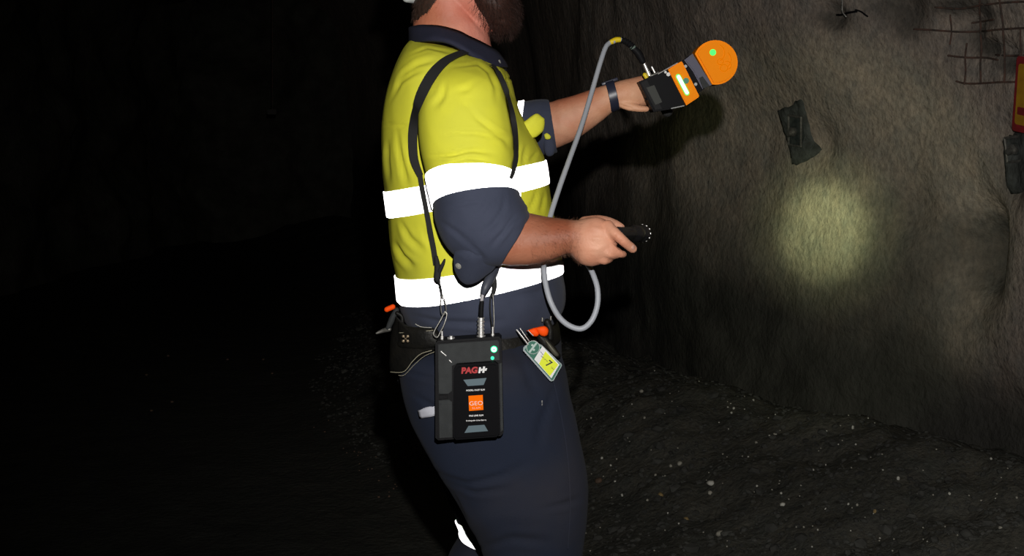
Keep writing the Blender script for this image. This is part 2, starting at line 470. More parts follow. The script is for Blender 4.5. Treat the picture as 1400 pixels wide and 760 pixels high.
# ---- rock bolt plates, mesh, sign on the wall
def wall_frame(px, py, roll=0.0, push=.0):
    p, n = hit(WB, px, py)
    # smooth normal from neighbours
    ns = V((0, 0, 0))
    for dx in (-25, 0, 25):
        for dy in (-25, 0, 25): ns += hit(WB, px + dx, py + dy)[1]
    n = ns.normalized()
    y = -n; x = V((0, 0, -1)).cross(y).normalized() * -1
    if x.x < 0: x = -x
    z = x.cross(y)
    if z.z < 0: z = -z
    R = Matrix((x, y, z)).transposed().to_4x4() @ Matrix.Rotation(roll, 4, 'Y')
    return p + n * push, R
def bolt_plate(px, py, w, h, roll, label, strip=True, extra=None):
    p, R = wall_frame(px, py, roll, .012)
    t = thing('rock_bolt_plate', label, 'bolt plate', p, R)
    b = MB()
    # dished plate with raised rolled rim
    poly = [(-w, -h), (w * .9, -h * .96), (w, h), (-w * .92, h * .98)]
    b.prism(poly, -.006, .014, .003); b.build('plate', 'plate', t)
    r = MB(); pts = [(x, -.01, z) for x, z in poly] + [(poly[0][0], -.01, poly[0][1])]
    for a, c in zip(pts[:-1], pts[1:]): r.tube([a, c], .005, 8, 'round')
    r.build('raised_rim', 'steel', t)
    d = MB(); d.disc((0, 0), w * .55, -.018, -.004, 32, .005); d.build('dished_washer', 'plate', t)
    bt = MB(); bt.tube([(0, -.01, 0), (0, -.05, -.006)], .011, 12); bt.disc((0, 0), .02, -.032, -.016, 6, .002); bt.build('bolt', 'steel', t)
    return t
def smear(px, py, pts, label, rough=.02):
    """hardened grout splash standing proud of the wall: irregular lump"""
    p, R = wall_frame(px, py, 0, .0)
    mb = MB(); n = len(pts); s = p.y / F
    inv = R.inverted()
    ring0 = []; top = []
    for (x, y) in pts:
        q, nn = hit(WB, x, y); ring0.append(inv @ (q - p) + V((0, .02, 0)))
    c = sum(ring0, V()) / n
    rings = [ring0]
    for k, (sc, hh) in enumerate(((.97, -.006), (.8, -.012), (.5, -.014), (.15, -.013))):
        rings.append([c + (q - c) * sc * (1 + .12 * noise.noise(V((i * .9, k, px)))) + V((0, hh - .02 * sc, 0)) for i, q in enumerate(ring0)])
    rings_mesh(mb, rings, False, True)
    o = mb.build('grout_splash', 'scar', None, True, False); o.matrix_world = Matrix.Translation(p) @ R
    return tag(o, label, 'grout splash')
smear(1090, 182, spl([(1063, 150), (1082, 143), (1096, 135), (1104, 160), (1112, 190), (1124, 205), (1108, 218), (1086, 226), (1080, 205), (1072, 180), (1063, 150)], 5)[:-1],
      'dark blue-grey grout splash around the tilted bolt plate at mid wall')
bolt_plate(1092, 178, .036, .062, math.radians(9), 'dark tilted rectangular rock bolt plate alone on the bare wall')
smear(1390, 212, spl([(1372, 190), (1385, 183), (1408, 180), (1415, 230), (1400, 262), (1380, 262), (1374, 225), (1372, 190)], 5)[:-1],
      'dark rough grout splash below the red and yellow sign')
bolt_plate(1394, 203, .038, .042, math.radians(-6), 'round dished bolt plate directly below the red and yellow sign')

# welded mesh sheet coming through the sprayed concrete
wm = thing('welded_mesh', 'rusty welded wire mesh showing through the wall at upper right', 'wire mesh')
def wire(pts, r=.003, off=.006, m='rust', nm='wire', par=None):
    pp = []
    for x, y in spl(pts, 8):
        q, n = hit(WB, x, y); pp.append(q + n * (off + .004 * math.sin(x * .21 + y * .17)))
    # keep the run stiff: blend depths
    for _ in range(12):
        for i in range(1, len(pp) - 1): pp[i] = pp[i] * .5 + (pp[i - 1] + pp[i + 1]) * .25
    mb = MB(); mb.tube(pp, r, 8, 'round'); return mb.build(nm, m, par if par is not None else wm)
for w in ([(1350, 5), (1375, 3), (1402, 2), (1430, 2)], [(1280, 9), (1305, 11), (1330, 9), (1345, 5)],
          [(1250, 40), (1275, 41), (1300, 43), (1322, 44), (1345, 43)], [(1345, 43), (1365, 40), (1400, 38), (1430, 37)],
          [(1298, 76), (1320, 79), (1345, 80), (1365, 82)], [(1362, 76), (1380, 76), (1402, 75), (1430, 74)],
          [(1308, 111), (1322, 114), (1345, 114), (1370, 112), (1402, 112), (1430, 111)],
          [(1330, 30), (1348, 28), (1362, 26)],
          [(1322, 60), (1321, 80), (1321, 100), (1321, 114)], [(1340, 0), (1342, 30), (1343, 60), (1342, 85), (1342, 113)],
          [(1366, -10), (1370, 10), (1373, 35), (1374, 60), (1375, 90), (1374, 112)], [(1300, 20), (1302, 40), (1300, 60)], [(1396, 40), (1398, 60), (1397, 75)]):
    wire(w, .0034 if len(w) > 3 else .003)
bw = thing('broken_wires', 'broken black wire ends poking out of a hole in the upper wall', 'wire')
wire([(1145, 19), (1158, 17), (1174, 15)], .004, .02, 'black', par=bw)
wire([(1156, -8), (1157, 5), (1159, 14), (1164, 22)], .0035, .03, 'steel', par=bw)
wire([(1172, 13), (1180, 16), (1188, 22)], .003, .012, 'black', par=bw)

# sign, half out of frame
p, R = wall_frame(1398, 130, math.radians(10), .03)
p, _n = hit(WB, 1407, 130); p = p + _n * .03
s = p.y / F
sg = thing('warning_sign', 'red bordered yellow sign on the wall at the right edge', 'sign', p, R)
def sgp(px, py):
    a = math.radians(11); dx = (px - 1398) * s * 1.1; dz = -(py - 130) * s
    return (dx * math.cos(a) - dz * math.sin(a) * 1, dx * math.sin(a) + dz * math.cos(a))
b = MB(); hw = 17 * s; hh = 52 * s
def rrect(w, h, r, n=6, cx=0, cz=0):
    out = []
    for (sx, sz, a0) in ((1, 1, 0), (-1, 1, PI / 2), (-1, -1, PI), (1, -1, 1.5 * PI)):
        for k in range(n + 1):
            a = a0 + PI / 2 * k / n; out.append((cx + sx * (w - r) + r * math.cos(a), cz + sz * (h - r) + r * math.sin(a)))
    return out
# sheet is 2.2 times as wide as the part in view
W2 = hw * 2.2
b.prism(rrect(W2, hh, .012, cx=W2 - hw * .75), -.0015, .0015, .0005); b.build('border_panel', 'signred', sg)
b = MB(); b.prism(rrect(W2 - 5 * s, hh - 10 * s, .01, cx=W2 - hw * .75), -.003, -.0014, 0); b.build('yellow_panel', 'signyel', sg)
b = MB(); b.prism(rrect(.022, .013, .004, cx=.012, cz=-.055), -.004, -.0028, 0); b.build('red_symbol', 'signred', sg)

# little far reflector
q = P(372, 153, 13.2)
t = thing('reflector_marker', 'tiny pale reflector far off in the dark tunnel left of the person', 'reflector', q)
b = MB(); b.prism(rrect(.05, .028, .012), -.01, .01, .003); b.build('reflective_face', mat('dim_reflector', (.06, .055, .05), .7), t)
b = MB(); b.tube([(0, .01, 0), (0, .012, 1.6)], .006, 8); b.build('hanger_wire', 'rust', t)

# ------------------------------------------------------------------ stones
def pebble(mb, c, r, seed, flat=.7, mi=0, sub=2):
    bm = bmesh.new(); bmesh.ops.create_icosphere(bm, subdivisions=sub, radius=1)
    R = Matrix.Rotation(seed * 2.1, 3, 'Z') @ Matrix.Rotation(math.sin(seed) * .5, 3, 'X')
    for v in bm.verts:
        k = 1 + .28 * noise.noise(v.co * 1.3 + V((seed * 3.1, seed, 0)))
        p = V((v.co.x * r[0], v.co.y * r[1], v.co.z * r[2])) * k
        v.co = R @ p + V(c)
    mb.bm(bm, mi)
def stone_at(px, py, wpx, hpx, m, label, group, seed):
    q, n = hit(FB, px, py); s = q.y / F
    mb = MB(); rx = max(wpx / 2 * s, .003); rz = max(hpx / 2 * s, .0025)
    pebble(mb, (0, 0, 0), (rx, (rx + rz) / 2, rz), 0.01 * seed, sub=2 if wpx > 5 else 1)
    o = mb.build('stone', m, None, wpx > 5, False); o.location = q + V((0, 0, rz * .5))
    tag(o, label, 'stone', group); return o
named = [(972, 662, 12, 7, 'stonew', 'long pale stone, the largest white one on the right-hand floor'),
         (971, 675, 7, 6, 'stone', 'grey-white stone just below the long pale stone'),
         (903, 679, 9, 8, 'stoneb', 'tan angular stone halfway between the person and the long pale stone'),
         (938, 712, 8, 7, 'stoneb', 'round tan stone near the bottom edge, below the angular tan one'),
         (1070, 691, 8, 6, 'stonew', 'bright white stone to the right of the long pale stone'),
         (984, 731, 14, 8, 'stone', 'flat grey speckled stone nearest the bottom edge'),
         (818, 659, 14, 8, 'stoner', 'brown stone right beside the trouser leg'),
         (851, 678, 4, 5, 'stonew', 'small white stone between the brown stone and the angular tan one'),
         (823, 627, 4, 4, 'stonew', 'small white stone beside the trouser thigh, above the brown stone'),
         (929, 635, 8, 6, 'stone', 'grey oval stone above and left of the long pale stone'),
         (917, 638, 5, 5, 'stone', 'small pale stone touching the grey oval stone'),
         (1166, 586, 4, 7, 'stonew', 'upright pale sliver high on the rubble bank'),
         (1228, 655, 5, 6, 'stonew', 'pale sliver in the middle of the rubble bank'),
         (1196, 701, 3, 7, 'stoneb', 'thin yellowish sliver low on the rubble bank'),
         (1368, 723, 7, 5, 'stone', 'pale pebble in the bottom right corner'),
         (1321, 733, 18, 14, 'gravel', 'large dull grey lump near the bottom right corner'),
         (1221, 558, 4, 5, 'stone', 'pale pebble below the foot of the wall'),
         (1010, 522, 4, 4, 'stonew', 'white pebble on the floor below the torch beam'),
         (914, 452, 6, 8, 'stone', 'dim grey stone farthest off, right of the hanging cable loop'),
         (877, 536, 6, 5, 'stone', 'dim grey stone right of the person tag, on the dark floor')]
for i, (px, py, w, h, m, lab) in enumerate(named): stone_at(px, py, w * 1.0, h, m, lab, 'distinct stones on the floor', i * 37 + 11)
spots = [(911, 437), (843, 456), (895, 507), (892, 486), (1043, 491), (999, 552), (995, 557), (1003, 559), (1000, 565), (949, 508), (929, 557), (996, 587),
         (1061, 594), (983, 578), (1060, 567), (864, 553), (808, 572), (881, 572), (1050, 526), (988, 621), (1059, 594), (1052, 596), (1112, 642), (1095, 664),
         (907, 629), (906, 652), (909, 651), (896, 650), (843, 628), (835, 637), (843, 644), (885, 685), (913, 702), (905, 713), (928, 716), (995, 740), (1099, 721),
         (1089, 721), (1129, 697), (1068, 675), (1172, 691), (1129, 697), (1160, 690), (1163, 726), (1268, 741), (1203, 736), (1309, 732), (1355, 628), (1298, 676), (1361, 682),
         (1390, 681), (1207, 643), (1112, 643), (1146, 608), (1170, 608), (1187, 572), (1129, 636), (875, 661), (841, 659), (852, 570), (1023, 625), (1034, 606), (1035, 665),
         (1015, 624), (1018, 560), (1062, 524), (1070, 528), (1030, 548), (1130, 590), (1110, 748), (1118, 725)]
for i, (px, py) in enumerate(spots):
    w = random.choice((2, 2.5, 2.5, 3, 3.5)) * (1.15 if py > 600 else 1)
    stone_at(px, py, w, w * random.uniform(.7, 1.2), random.choice(('stonew', 'stone', 'stonew')), 'small pale stone chip scattered on the dark floor right of the person', 'pale stone chips on the floor', i * 13 + 5)
for i in range(110):
    px = random.uniform(800, 1395); py = random.uniform(470, 755)
    if py < 500 + (px - 900) * .22: continue
    w = random.uniform(1.6, 2.6)
    stone_at(px, py, w, w * .8, 'stone', 'small pale stone chip scattered on the dark floor right of the person', 'pale stone chips on the floor', i * 17 + 900)
for i in range(20):
    u = random.random(); px = 425 + 125 * u + random.gauss(0, 8); py = 575 + 100 * u + random.gauss(0, 8)
    stone_at(px, py, random.uniform(2, 4), 2, 'stoner', 'dim stone chip in the faint row on the dark floor left of the person', 'dim stone chips left of the person', i * 19 + 3000)
for i, (px, py) in enumerate([(230, 487), (311, 492), (360, 492), (372, 511), (200, 513), (235, 550), (207, 562), (518, 680), (532, 679)]):
    stone_at(px, py, 5, 3, 'stoner', 'dim stone chip lying alone on the dark floor left of the person', 'dim single chips left of the person', i * 19 + 5000)
g = MB(); protos = []
for k in range(8):
    t0 = MB(); pebble(t0, (0, 0, 0), (1, .8, .6), k * .7 + .3, sub=1); protos.append((t0.v, t0.f))
cnt = 0
while cnt < 9000:
    y = 3.3 + 6 * random.random() ** 1.5; d = random.random() ** .9 * (1.55 + .35 * noise.noise(V((y * 1.3, 0, 3)))); x = xw(y) - d
    if abs((x / y) * F) > 760 and x > 0: cnt += 1; continue
    r = random.choice((.003, .004, .005, .006, .008, .011)) * random.uniform(.8, 1.4)
    if random.random() < .03: r = random.uniform(.016, .03)
    q = FB.ray_cast(V((x, y, 3)), V((0, 0, -1)))[0]
    if q is None: cnt += 1; continue
    vs, fs = random.choice(protos); R = Matrix.Rotation(random.random() * 6, 3, 'Z')
    g.add([R @ (v * r) + q for v in vs], fs); cnt += 1
go = g.build('gravel', 'gravel', None, False); tag(go, 'dark broken rock rubble banked against the foot of the wall', 'gravel'); go['kind'] = 'stuff'

# ================================================================== THE PERSON
YC = 2.30
person = thing('person', 'person in yellow and navy work shirt aiming a scanner and holding a torch', 'person', (0, 0, 0))
person.location = (0, 0, 0)

# ---- shirt ------------------------------------------------------------
torso = [(572, 46, 668, 74, YC, .070), (563, 55, 680, 85, YC, .10), (556, 65, 687, 93, YC, .150), (548, 80, 693, 101, YC, .185), (539, 99, 698, 113, YC, .200),
         (531, 122, 704, 135, YC, .205), (526, 150, 711, 155, YC, .208), (524, 183, 724, 178, YC, .21), (524, 218, 738, 203, YC, .21),
         (528, 261, 745, 219, YC, .21), (532, 296, 750, 250, YC, .212), (536, 335, 756, 291, YC, .215), (539, 354, 763, 328, YC, .218),
         (543, 373, 767, 358, YC, .22, .015, .016), (546, 405, 768, 371, YC, .222, .0, .009), (550, 424, 772, 396, YC, .222), (557, 438, 770, 418, YC, .215),
         (567, 448, 759, 434, YC, .20), (577, 452, 745, 440, YC, .18)]
T_TAPE1, T_TAPE2 = 9, 13
rsl = [(606, 74, 654, 80, 2.20, .05), (590, 92, 672, 94, 2.15, .075), (580, 118, 684, 113, 2.105, .090), (575, 145, 692, 138, 2.085, .092),
       (574, 175, 698, 168, 2.07, .088), (577, 208, 701, 203, 2.06, .084),
       (584, 243, 704, 243, 2.05, .080, .026), (592, 283, 711, 267, 2.045, .080, .024), (595, 304, 718, 277, 2.04, .080, .012), (606, 331, 723, 285, 2.035, .078),
       (627, 352, 725, 290, 2.03, .074), (653, 363, 725, 292, 2.03, .068), (679, 363, 723, 295, 2.03, .061), (681, 361, 722, 294, 2.03, .057), (676, 352, 712, 298, 2.03, .050)]
lsl = [(590, 150, 650, 88, 2.42, .06), (630, 205, 668, 110, 2.46, .075), (668, 215, 694, 132, 2.49, .072), (694, 214, 708, 140, 2.5, .066), (705, 213, 717, 139, 2.5, .062),
       (734, 211, 734, 137, 2.5, .056), (758, 208, 748, 137, 2.5, .052), (758, 206, 747, 139, 2.5, .049), (745, 203, 738, 143, 2.5, .042)]
SUB = 12
sh = MB()
rings_mesh(sh, loft_rings(torso, 144, SUB), True, True, lambda i: 0 if i < (T_TAPE2 + .5) * SUB else 1)
rings_mesh(sh, loft_rings(rsl, 96, SUB), True, True, lambda i: 0 if i < 6.5 * SUB else 1)
rings_mesh(sh, loft_rings(lsl, 72, SUB), True, True, lambda i: 0 if i < 3.5 * SUB else 1)
shirt = sh.build('shirt', ['yellow', 'navy'], person, True, False)
CR = [([(636, 140), (652, 162), (672, 178), (690, 190), (698, 207)], 3.2, .0035), ([(603, 181), (650, 182), (693, 190)], 3.0, .0032),
      ([(585, 213), (620, 212), (645, 205), (680, 210)], 3.2, .0035), ([(590, 228), (640, 216), (672, 220)], 2.6, .0025),
      ([(616, 94), (654, 88), (668, 100), (676, 120), (678, 144)], 2.6, .003), ([(628, 128), (633, 138), (640, 150)], 2.4, .0025),
      ([(542, 112), (555, 99), (572, 88), (602, 80)], 3.0, .004), ([(535, 140), (548, 112), (565, 100), (583, 92)], 3.2, .004),
      ([(560, 76), (585, 66), (605, 70), (622, 76)], 2.2, .002),
      ([(524, 170), (535, 170.5), (548, 171.5), (562, 172)], 1.3, .004), ([(544, 173), (546, 205), (553, 236), (560, 258)], 3.0, .0045),
      ([(532, 190), (530, 220), (533, 255)], 3.0, .004), ([(556, 180), (560, 210), (566, 240)], 2.6, .0035),
      ([(548, 300), (560, 325), (580, 344)], 3.5, .005), ([(540, 330), (550, 350), (567, 368)], 3.5, .006), ([(575, 305), (588, 330), (596, 345)], 3, .003),
      ([(610, 110), (606, 130), (592, 150)], 3.5, .0035), ([(650, 110), (640, 122), (620, 128)], 3.5, .0025), ([(690, 130), (698, 160), (705, 190)], 2.6, .003),
      ([(712, 190), (706, 215), (700, 235)], 2.8, .004), ([(722, 195), (717, 212), (716, 228)], 2.4, .0035), ([(735, 205), (725, 222)], 2.4, .003),
      ([(690, 97), (697, 118), (703, 140)], 1.2, .003), ([(735, 255), (730, 275), (722, 292)], 2.4, .0035), ([(745, 260), (742, 280), (738, 292)], 2.2, .003),
      ([(700, 105), (690, 112)], 2, .002), ([(585, 250), (578, 275)], 2, .001),
      # navy sleeve folds round the elbow
      ([(668, 262), (665, 280), (650, 300)], 3.5, .003), ([(690, 262), (688, 285), (676, 305), (660, 320)], 3.2, .0035), ([(612, 285), (640, 277), (660, 275)], 3, .002),
      ([(600, 300), (625, 318), (650, 340)], 3.5, .0025), ([(705, 290), (690, 315), (668, 340)], 3.0, .003), ([(640, 330), (655, 345), (664, 357)], 2.6, .003),
      # lower shirt
      ([(560, 430), (600, 440), (650, 442), (700, 436)], 4, .003), ([(700, 405), (735, 400), (762, 388)], 4, .003)]
crumple(shirt, .0025, 10, CR, (1, 1, .6), .0011, 4)

def tape_from(secs, i0, i1, n, name, off=.0016, trims=0):
    k = len(secs); rings = loft_rings(secs, n, SUB)
    sel = rings[i0 * SUB: i1 * SUB + 1]
    mb = MB(); rings_mesh(mb, sel, False, False)
    return mb
# reflective tapes: closely follow the shirt surface (same girths, same folds), 2 mm proud, with their own thickness
def make_tape(secs, i0, i1, n, name, par, mats='tape', proud=.0028, cre=CR, f=None, params=(.0025, 10, (1, 1, .6), .0011, 4)):
    mb = tape_from(secs, i0, i1, n, name)
    o = mb.build(name, mats, par, True, False)
    if params: crumple(o, params[0], params[1], cre, params[2], params[3], params[4])
    me = o.data
    ns = [v.normal.copy() for v in me.vertices]
    # make sure the offset is outwards
    c = sum((v.co for v in me.vertices), V()) / len(me.vertices)
    sgn = 1 if sum((v.co - c).dot(nn) for v, nn in zip(me.vertices, ns)) > 0 else -1
    for v, nn in zip(me.vertices, ns): v.co += nn * sgn * proud
    md = o.modifiers.new('thick', 'SOLIDIFY'); md.thickness = .0022; md.offset = -sgn
    return o
make_tape(torso, 9, 10, 144, 'chest_reflective_tape', shirt)
make_tape(torso, 13, 14, 144, 'waist_reflective_tape', shirt)
make_tape(rsl, 6, 7, 96, 'sleeve_reflective_tape', shirt)
make_tape(lsl, 3, 4, 72, 'sleeve_reflective_tape', shirt)

# ---- collar: a folded band, drawn by its two edges on the near side, mirrored on the far side
def edge_band(top, bot, yc, rd, thick, name, m, par, bulge=.0, flare=1.0):
    n = len(top); xs0 = min(p[0] for p in top + bot); xs1 = max(p[0] for p in top + bot); xc = (xs0 + xs1) / 2; hx = (xs1 - xs0) / 2
    def pt(p, k, mirror):
        u = max(-1, min(1, (p[0] - xc) / (hx * 1.001))); y = yc - rd * k * math.sqrt(max(0, 1 - u * u))
        q = P(p[0], p[1], y)
        return V((q.x, 2 * yc - y, q.z)) if mirror else q
    R = 5; rings = []
    seq = [(i, False) for i in range(n)] + [(i, True) for i in range(n - 1, -1, -1)]
    vs = []; 
    for i, mir in seq:
        for j in range(R):
            t = j / (R - 1); p = (top[i][0] * (1 - t) + bot[i][0] * t, top[i][1] * (1 - t) + bot[i][1] * t)
            vs.append(pt(p, 1 + (flare - 1) * t + bulge * math.sin(PI * t), mir))
    fs = []; mm = len(seq)
    for i in range(mm):
        for j in range(R - 1):
            a = i * R + j; b2 = ((i + 1) % mm) * R + j; fs.append((a, b2, b2 + 1, a + 1))
    mb = MB(); mb.add(vs, fs); o = mb.build(name, m, par, True, False)
    md = o.modifiers.new('thick', 'SOLIDIFY'); md.thickness = thick; md.offset = 0
    return o
ctop = spl([(561, 37.5), (566, 36.5), (576, 35.5), (593, 36), (609, 39), (627, 44.5), (644, 53), (664, 62.5), (679, 71), (687, 80), (692.5, 91)], 5)
cbot = spl([(560.5, 60), (567, 58.5), (583, 57), (602, 57), (615, 59.5), (627, 65.5), (641, 74), (656, 83), (667, 91), (681, 91.5), (693, 93)], 5)
col = edge_band(ctop, cbot, YC, .112, .006, 'collar', 'collar', shirt, .05, 1.5)
crumple(col, .0014, 16, [], (1, 1, 1), .0005, 2)
# inner collar stand, rising close round the neck
st_top = [(x + 3, y + 4) for x, y in ctop]; st_bot = [(x + 3, y + 26) for x, y in ctop]
st = edge_band(st_top[:-4], st_bot[:-4], YC, .098, .004, 'collar_stand', 'collar', shirt, .0, 1.0)

def on(b, px, py, off=.003):
    q, n = hit(b, px, py); return q + n * off, n
def snap_button(px, py, b, r, par, nm='snap_button'):
    q, n = on(b, px, py, .0015); rot = n.to_track_quat('-Y', 'Z').to_matrix().to_4x4()
    mb = MB(); mb.disc((0, 0), r, -.0016, .001, 24, .0005); mb.disc((0, 0), r * .55, -.0026, -.001, 20, .0004)
    for v in mb.v: v[:] = (Matrix.Translation(q) @ rot @ v)[:]
    mb.build(nm, 'silver' if nm == 'x' else mat('pewter_snap', (.36, .35, .31), .5, spec=.6), par)
CB = bvh_of(col)
snap_button(681, 84.5, CB, .0052, shirt)

# cuff tab hanging below the elbow
def cloth_patch(poly, Y, name, m, par, th=.006, puff=.004, tilt=0.0, yf=None, amp=.0008):
    """rounded cloth piece from a closed outline; its depth may vary by yf(px,py)"""
    n = len(poly); cx = sum(p[0] for p in poly) / n; cy = sum(p[1] for p in poly) / n
    mb = MB(); fr = []; bk = []
    lv = (1.0, .985, .94, .85, .68, .42, .15)
    def pt(p, s, side):
        x = cx + (p[0] - cx) * s; y = cy + (p[1] - cy) * s
        yy = (yf(x, y) if yf else Y)
        h = th / 2 * math.sqrt(max(0, 1 - s ** 10)) + puff * (1 - s * s)
        return P(x, y, yy + side * h)
    rings = [[pt(p, s, -1) for p in poly] for s in lv[::-1]] + [[pt(p, s, 1) for p in poly] for s in lv[1:]]
    rings_mesh(mb, rings); o = mb.build(name, m, par, True, False)
    if amp: crumple(o, amp, 30, [], (1, 1, 1), amp * .4, 3)
    return o
tab = cloth_patch(spl([(622, 344), (620.5, 356), (622, 370), (628, 382), (639, 389), (652, 386), (663, 378), (676, 367), (680, 355), (668, 344), (645, 338), (622, 344)], 5)[:-1],
                  1.968, 'cuff_tab', 'navy', shirt, .006, .004, yf=lambda x, y: 1.972 + .02 * ((x - 645) / 30) ** 2 + .0009 * max(0, y - 350))
snap_button(627.5, 363, bvh_of(tab), .0055, shirt)
pf = cloth_patch(spl([(708, 182), (714, 170), (721, 163.5), (728, 158), (734.4, 155.5), (741, 160), (744.5, 164), (743, 178), (737, 184), (730, 188), (720, 187), (708, 182)], 5)[:-1],
                 2.26, 'pocket_flap', 'yellow', shirt, .012, .006, yf=lambda x, y: 2.235 + .0004 * (x - 700))
cloth_patch(spl([(744, 184), (748, 182), (753, 186), (752, 190), (746, 190), (744, 184)], 4)[:-1], 2.44, 'sleeve_loop', 'yellow', shirt, .006, .002)
cloth_patch(spl([(742, 184), (750, 178), (758, 192), (759, 204), (756, 212), (748, 213), (744, 205), (742, 184)], 4)[:-1], 2.458, 'rolled_cuff', 'navy', shirt, .012, .004)

# ---- trousers ---------------------------------------------------------
pel = [(562, 440, 752, 428, YC, .172), (550, 455, 760, 446, YC, .182), (544, 480, 764, 475, YC, .186), (545, 510, 764, 505, YC, .18), (560, 545, 755, 540, YC, .15), (590, 570, 730, 565, YC, .09)]
nleg = [(560, 462, 740, 455, 2.22, .10), (547, 488, 762, 482, 2.185, .122), (548, 518, 771, 512, 2.175, .125), (556, 550, 778, 546, 2.17, .124), (573, 590, 788, 588, 2.17, .120), (591, 627, 797, 626, 2.17, .114),
        (614, 662, 802, 662, 2.17, .106), (635, 699, 801, 700, 2.17, .096), (655, 731, 798, 733, 2.175, .086), (664, 766, 794, 769, 2.18, .080), (668, 825, 786, 830, 2.19, .078), (668, 900, 776, 905, 2.2, .074),
        (664, 990, 765, 995, 2.205, .07), (656, 1085, 757, 1090, 2.21, .07), (650, 1150, 755, 1152, 2.21, .072), (652, 1156, 752, 1158, 2.21, .066)]
fleg = [(570, 470, 730, 465, 2.38, .09), (555, 510, 745, 505, 2.41, .11), (566, 560, 752, 555, 2.42, .11), (585, 610, 755, 606, 2.42, .104), (606, 655, 752, 655, 2.42, .098), (619, 688, 745, 692, 2.42, .092),
        (626, 711, 738, 712, 2.42, .088, .012), (630, 730, 732, 748, 2.42, .085), (614, 765, 722, 772, 2.42, .08), (604, 820, 708, 826, 2.42, .076), (590, 900, 690, 905, 2.42, .072), (574, 980, 668, 985, 2.42, .07),
        (560, 1045, 652, 1050, 2.42, .07), (558, 1084, 650, 1086, 2.42, .068), (562, 1088, 646, 1090, 2.42, .06)]
tr = MB()
rings_mesh(tr, loft_rings(pel, 96, 10)); rings_mesh(tr, loft_rings(nleg, 96, 10)); rings_mesh(tr, loft_rings(fleg, 80, 10))
trousers = tr.build('trousers', 'trouser', person, True, False)
TC = [([(590, 640), (640, 660), (690, 650), (725, 630)], 4, .004), ([(600, 650), (650, 672), (700, 668)], 3.5, .003), ([(740, 695), (770, 690), (797, 680)], 3.5, .004),
      ([(700, 470), (720, 510), (735, 545)], 5, .004), ([(560, 535), (600, 560), (640, 610)], 4, .003), ([(650, 750), (700, 735), (760, 740)], 5, .003),
      ([(760, 520), (740, 580), (735, 620)], 5, .004), ([(620, 668), (632, 695), (645, 718)], 3, .003), ([(700, 480), (697, 540), (705, 600)], 2.0, .002),
      ([(545, 505), (580, 515), (600, 518)], 3, .003)]
crumple(trousers, .0055, 7.5, TC, (1, 1, .8), .0018, 11)
make_tape(fleg, 6, 7, 80, 'leg_reflective_tape', trousers, cre=[], params=(.0055, 7.5, (1, 1, .8), .0018, 11), proud=.004)
make_tape(nleg, 10, 11, 80, 'leg_reflective_tape', trousers, cre=[], params=(.0055, 7.5, (1, 1, .8), .0018, 11), proud=.004)
TB = bvh_of(trousers)
# small reflective tab on the back of the thigh, partly behind the control box
tabp = []
for row in range(5):
    for c in range(7):
        u = c / 6; w = row / 4
        x = 574 + u * 24 + w * 2.5; y = 559.5 - u * 6.5 + w * (10.5 + 3 * u) 
        q, n = on(TB, x, y, .004); tabp.append(q)
mb = MB(); mb.add(tabp, [(r_ * 7 + c, r_ * 7 + c + 1, (r_ + 1) * 7 + c + 1, (r_ + 1) * 7 + c) for r_ in range(4) for c in range(6)])
o = mb.build('thigh_label_tab', mat('pale_label_cloth', (.52, .53, .60), .8), trousers, True, False); md = o.modifiers.new('t', 'SOLIDIFY'); md.thickness = .002
# side seam and stitch line
def ribbon(b, pts, widths, off, thick, name, m, par, sub=8, relax=3):
    pp = spl([(x, y, w) for (x, y), w in zip(pts, widths)], sub); L = []; Rr = []; N = []
    Yr = []; Nr = []
    for (x, y, w) in pp:
        q, n1 = hit(b, x, y); Yr.append(min(q.y, 2.5)); Nr.append(n1)
    k = len(pp)
    Ym = [min(Yr[max(0, i - 2):i + 3]) for i in range(k)]
    Ns = []
    for i in range(k): 
        a = V((0, 0, 0))
        for u in Nr[max(0, i - 5):i + 6]: a += u
        a += V((0, -12, 0)); Ns.append(a.normalized())       # webbing keeps roughly flat to the flank
    for _ in range(relax * 5):
        Ym = [Ym[0]] + [min(Ym[i] * .5 + (Ym[i - 1] + Ym[i + 1]) * .25, Yr[i]) for i in range(1, k - 1)] + [Ym[-1]]
    cen = [P(x, y, Y) + n * off for (x, y, w), Y, n in zip(pp, Ym, Ns)]
    for i in range(k):
        t = (cen[min(k - 1, i + 1)] - cen[max(0, i - 1)]).normalized(); sd = t.cross(Ns[i]).normalized(); h = pp[i][2] * Ym[i] / F / 2
        vis = max(.5, math.hypot(sd.x, sd.z)); h /= vis
        L.append(cen[i] + sd * h); Rr.append(cen[i] - sd * h); N.append(Ns[i])
    vs = []; fs = []
    for a, c, n in zip(L, Rr, N): vs += [a + n * thick, c + n * thick, c, a]
    k = len(L)
    for i in range(k - 1):
        for j in range(4):
            a = i * 4 + j; d = i * 4 + (j + 1) % 4; fs.append((a, d, d + 4, a + 4))
    fs += [(3, 2, 1, 0), tuple((k - 1) * 4 + j for j in range(4))]
    mb = MB(); mb.add(vs, fs); return mb.build(name, m, par)
ribbon(TB, [(745, 470), (756, 520), (768, 575), (776, 630), (779, 690), (776, 750)], [1.5] * 6, .0008, .0008, 'side_seam', 'trouser', trousers)

for k, (x, y, rr) in enumerate(((757, 503, .0016), (757.5, 508, .0020), (756, 514, .0016), (741, 549, .0018), (741, 553, .0014), (752, 500, .0012))):
    q, n = on(TB, x, y, .0003); mb = MB(); bm = bmesh.new(); bmesh.ops.create_icosphere(bm, subdivisions=2, radius=1)
    for v in bm.verts: v.co = q + V((v.co.x * rr * .7, v.co.y * .0006, v.co.z * rr * 1.5))
    mb.bm(bm); mb.build('paint_fleck', mat('dried_paint', (.20, .20, .19), .7), trousers)
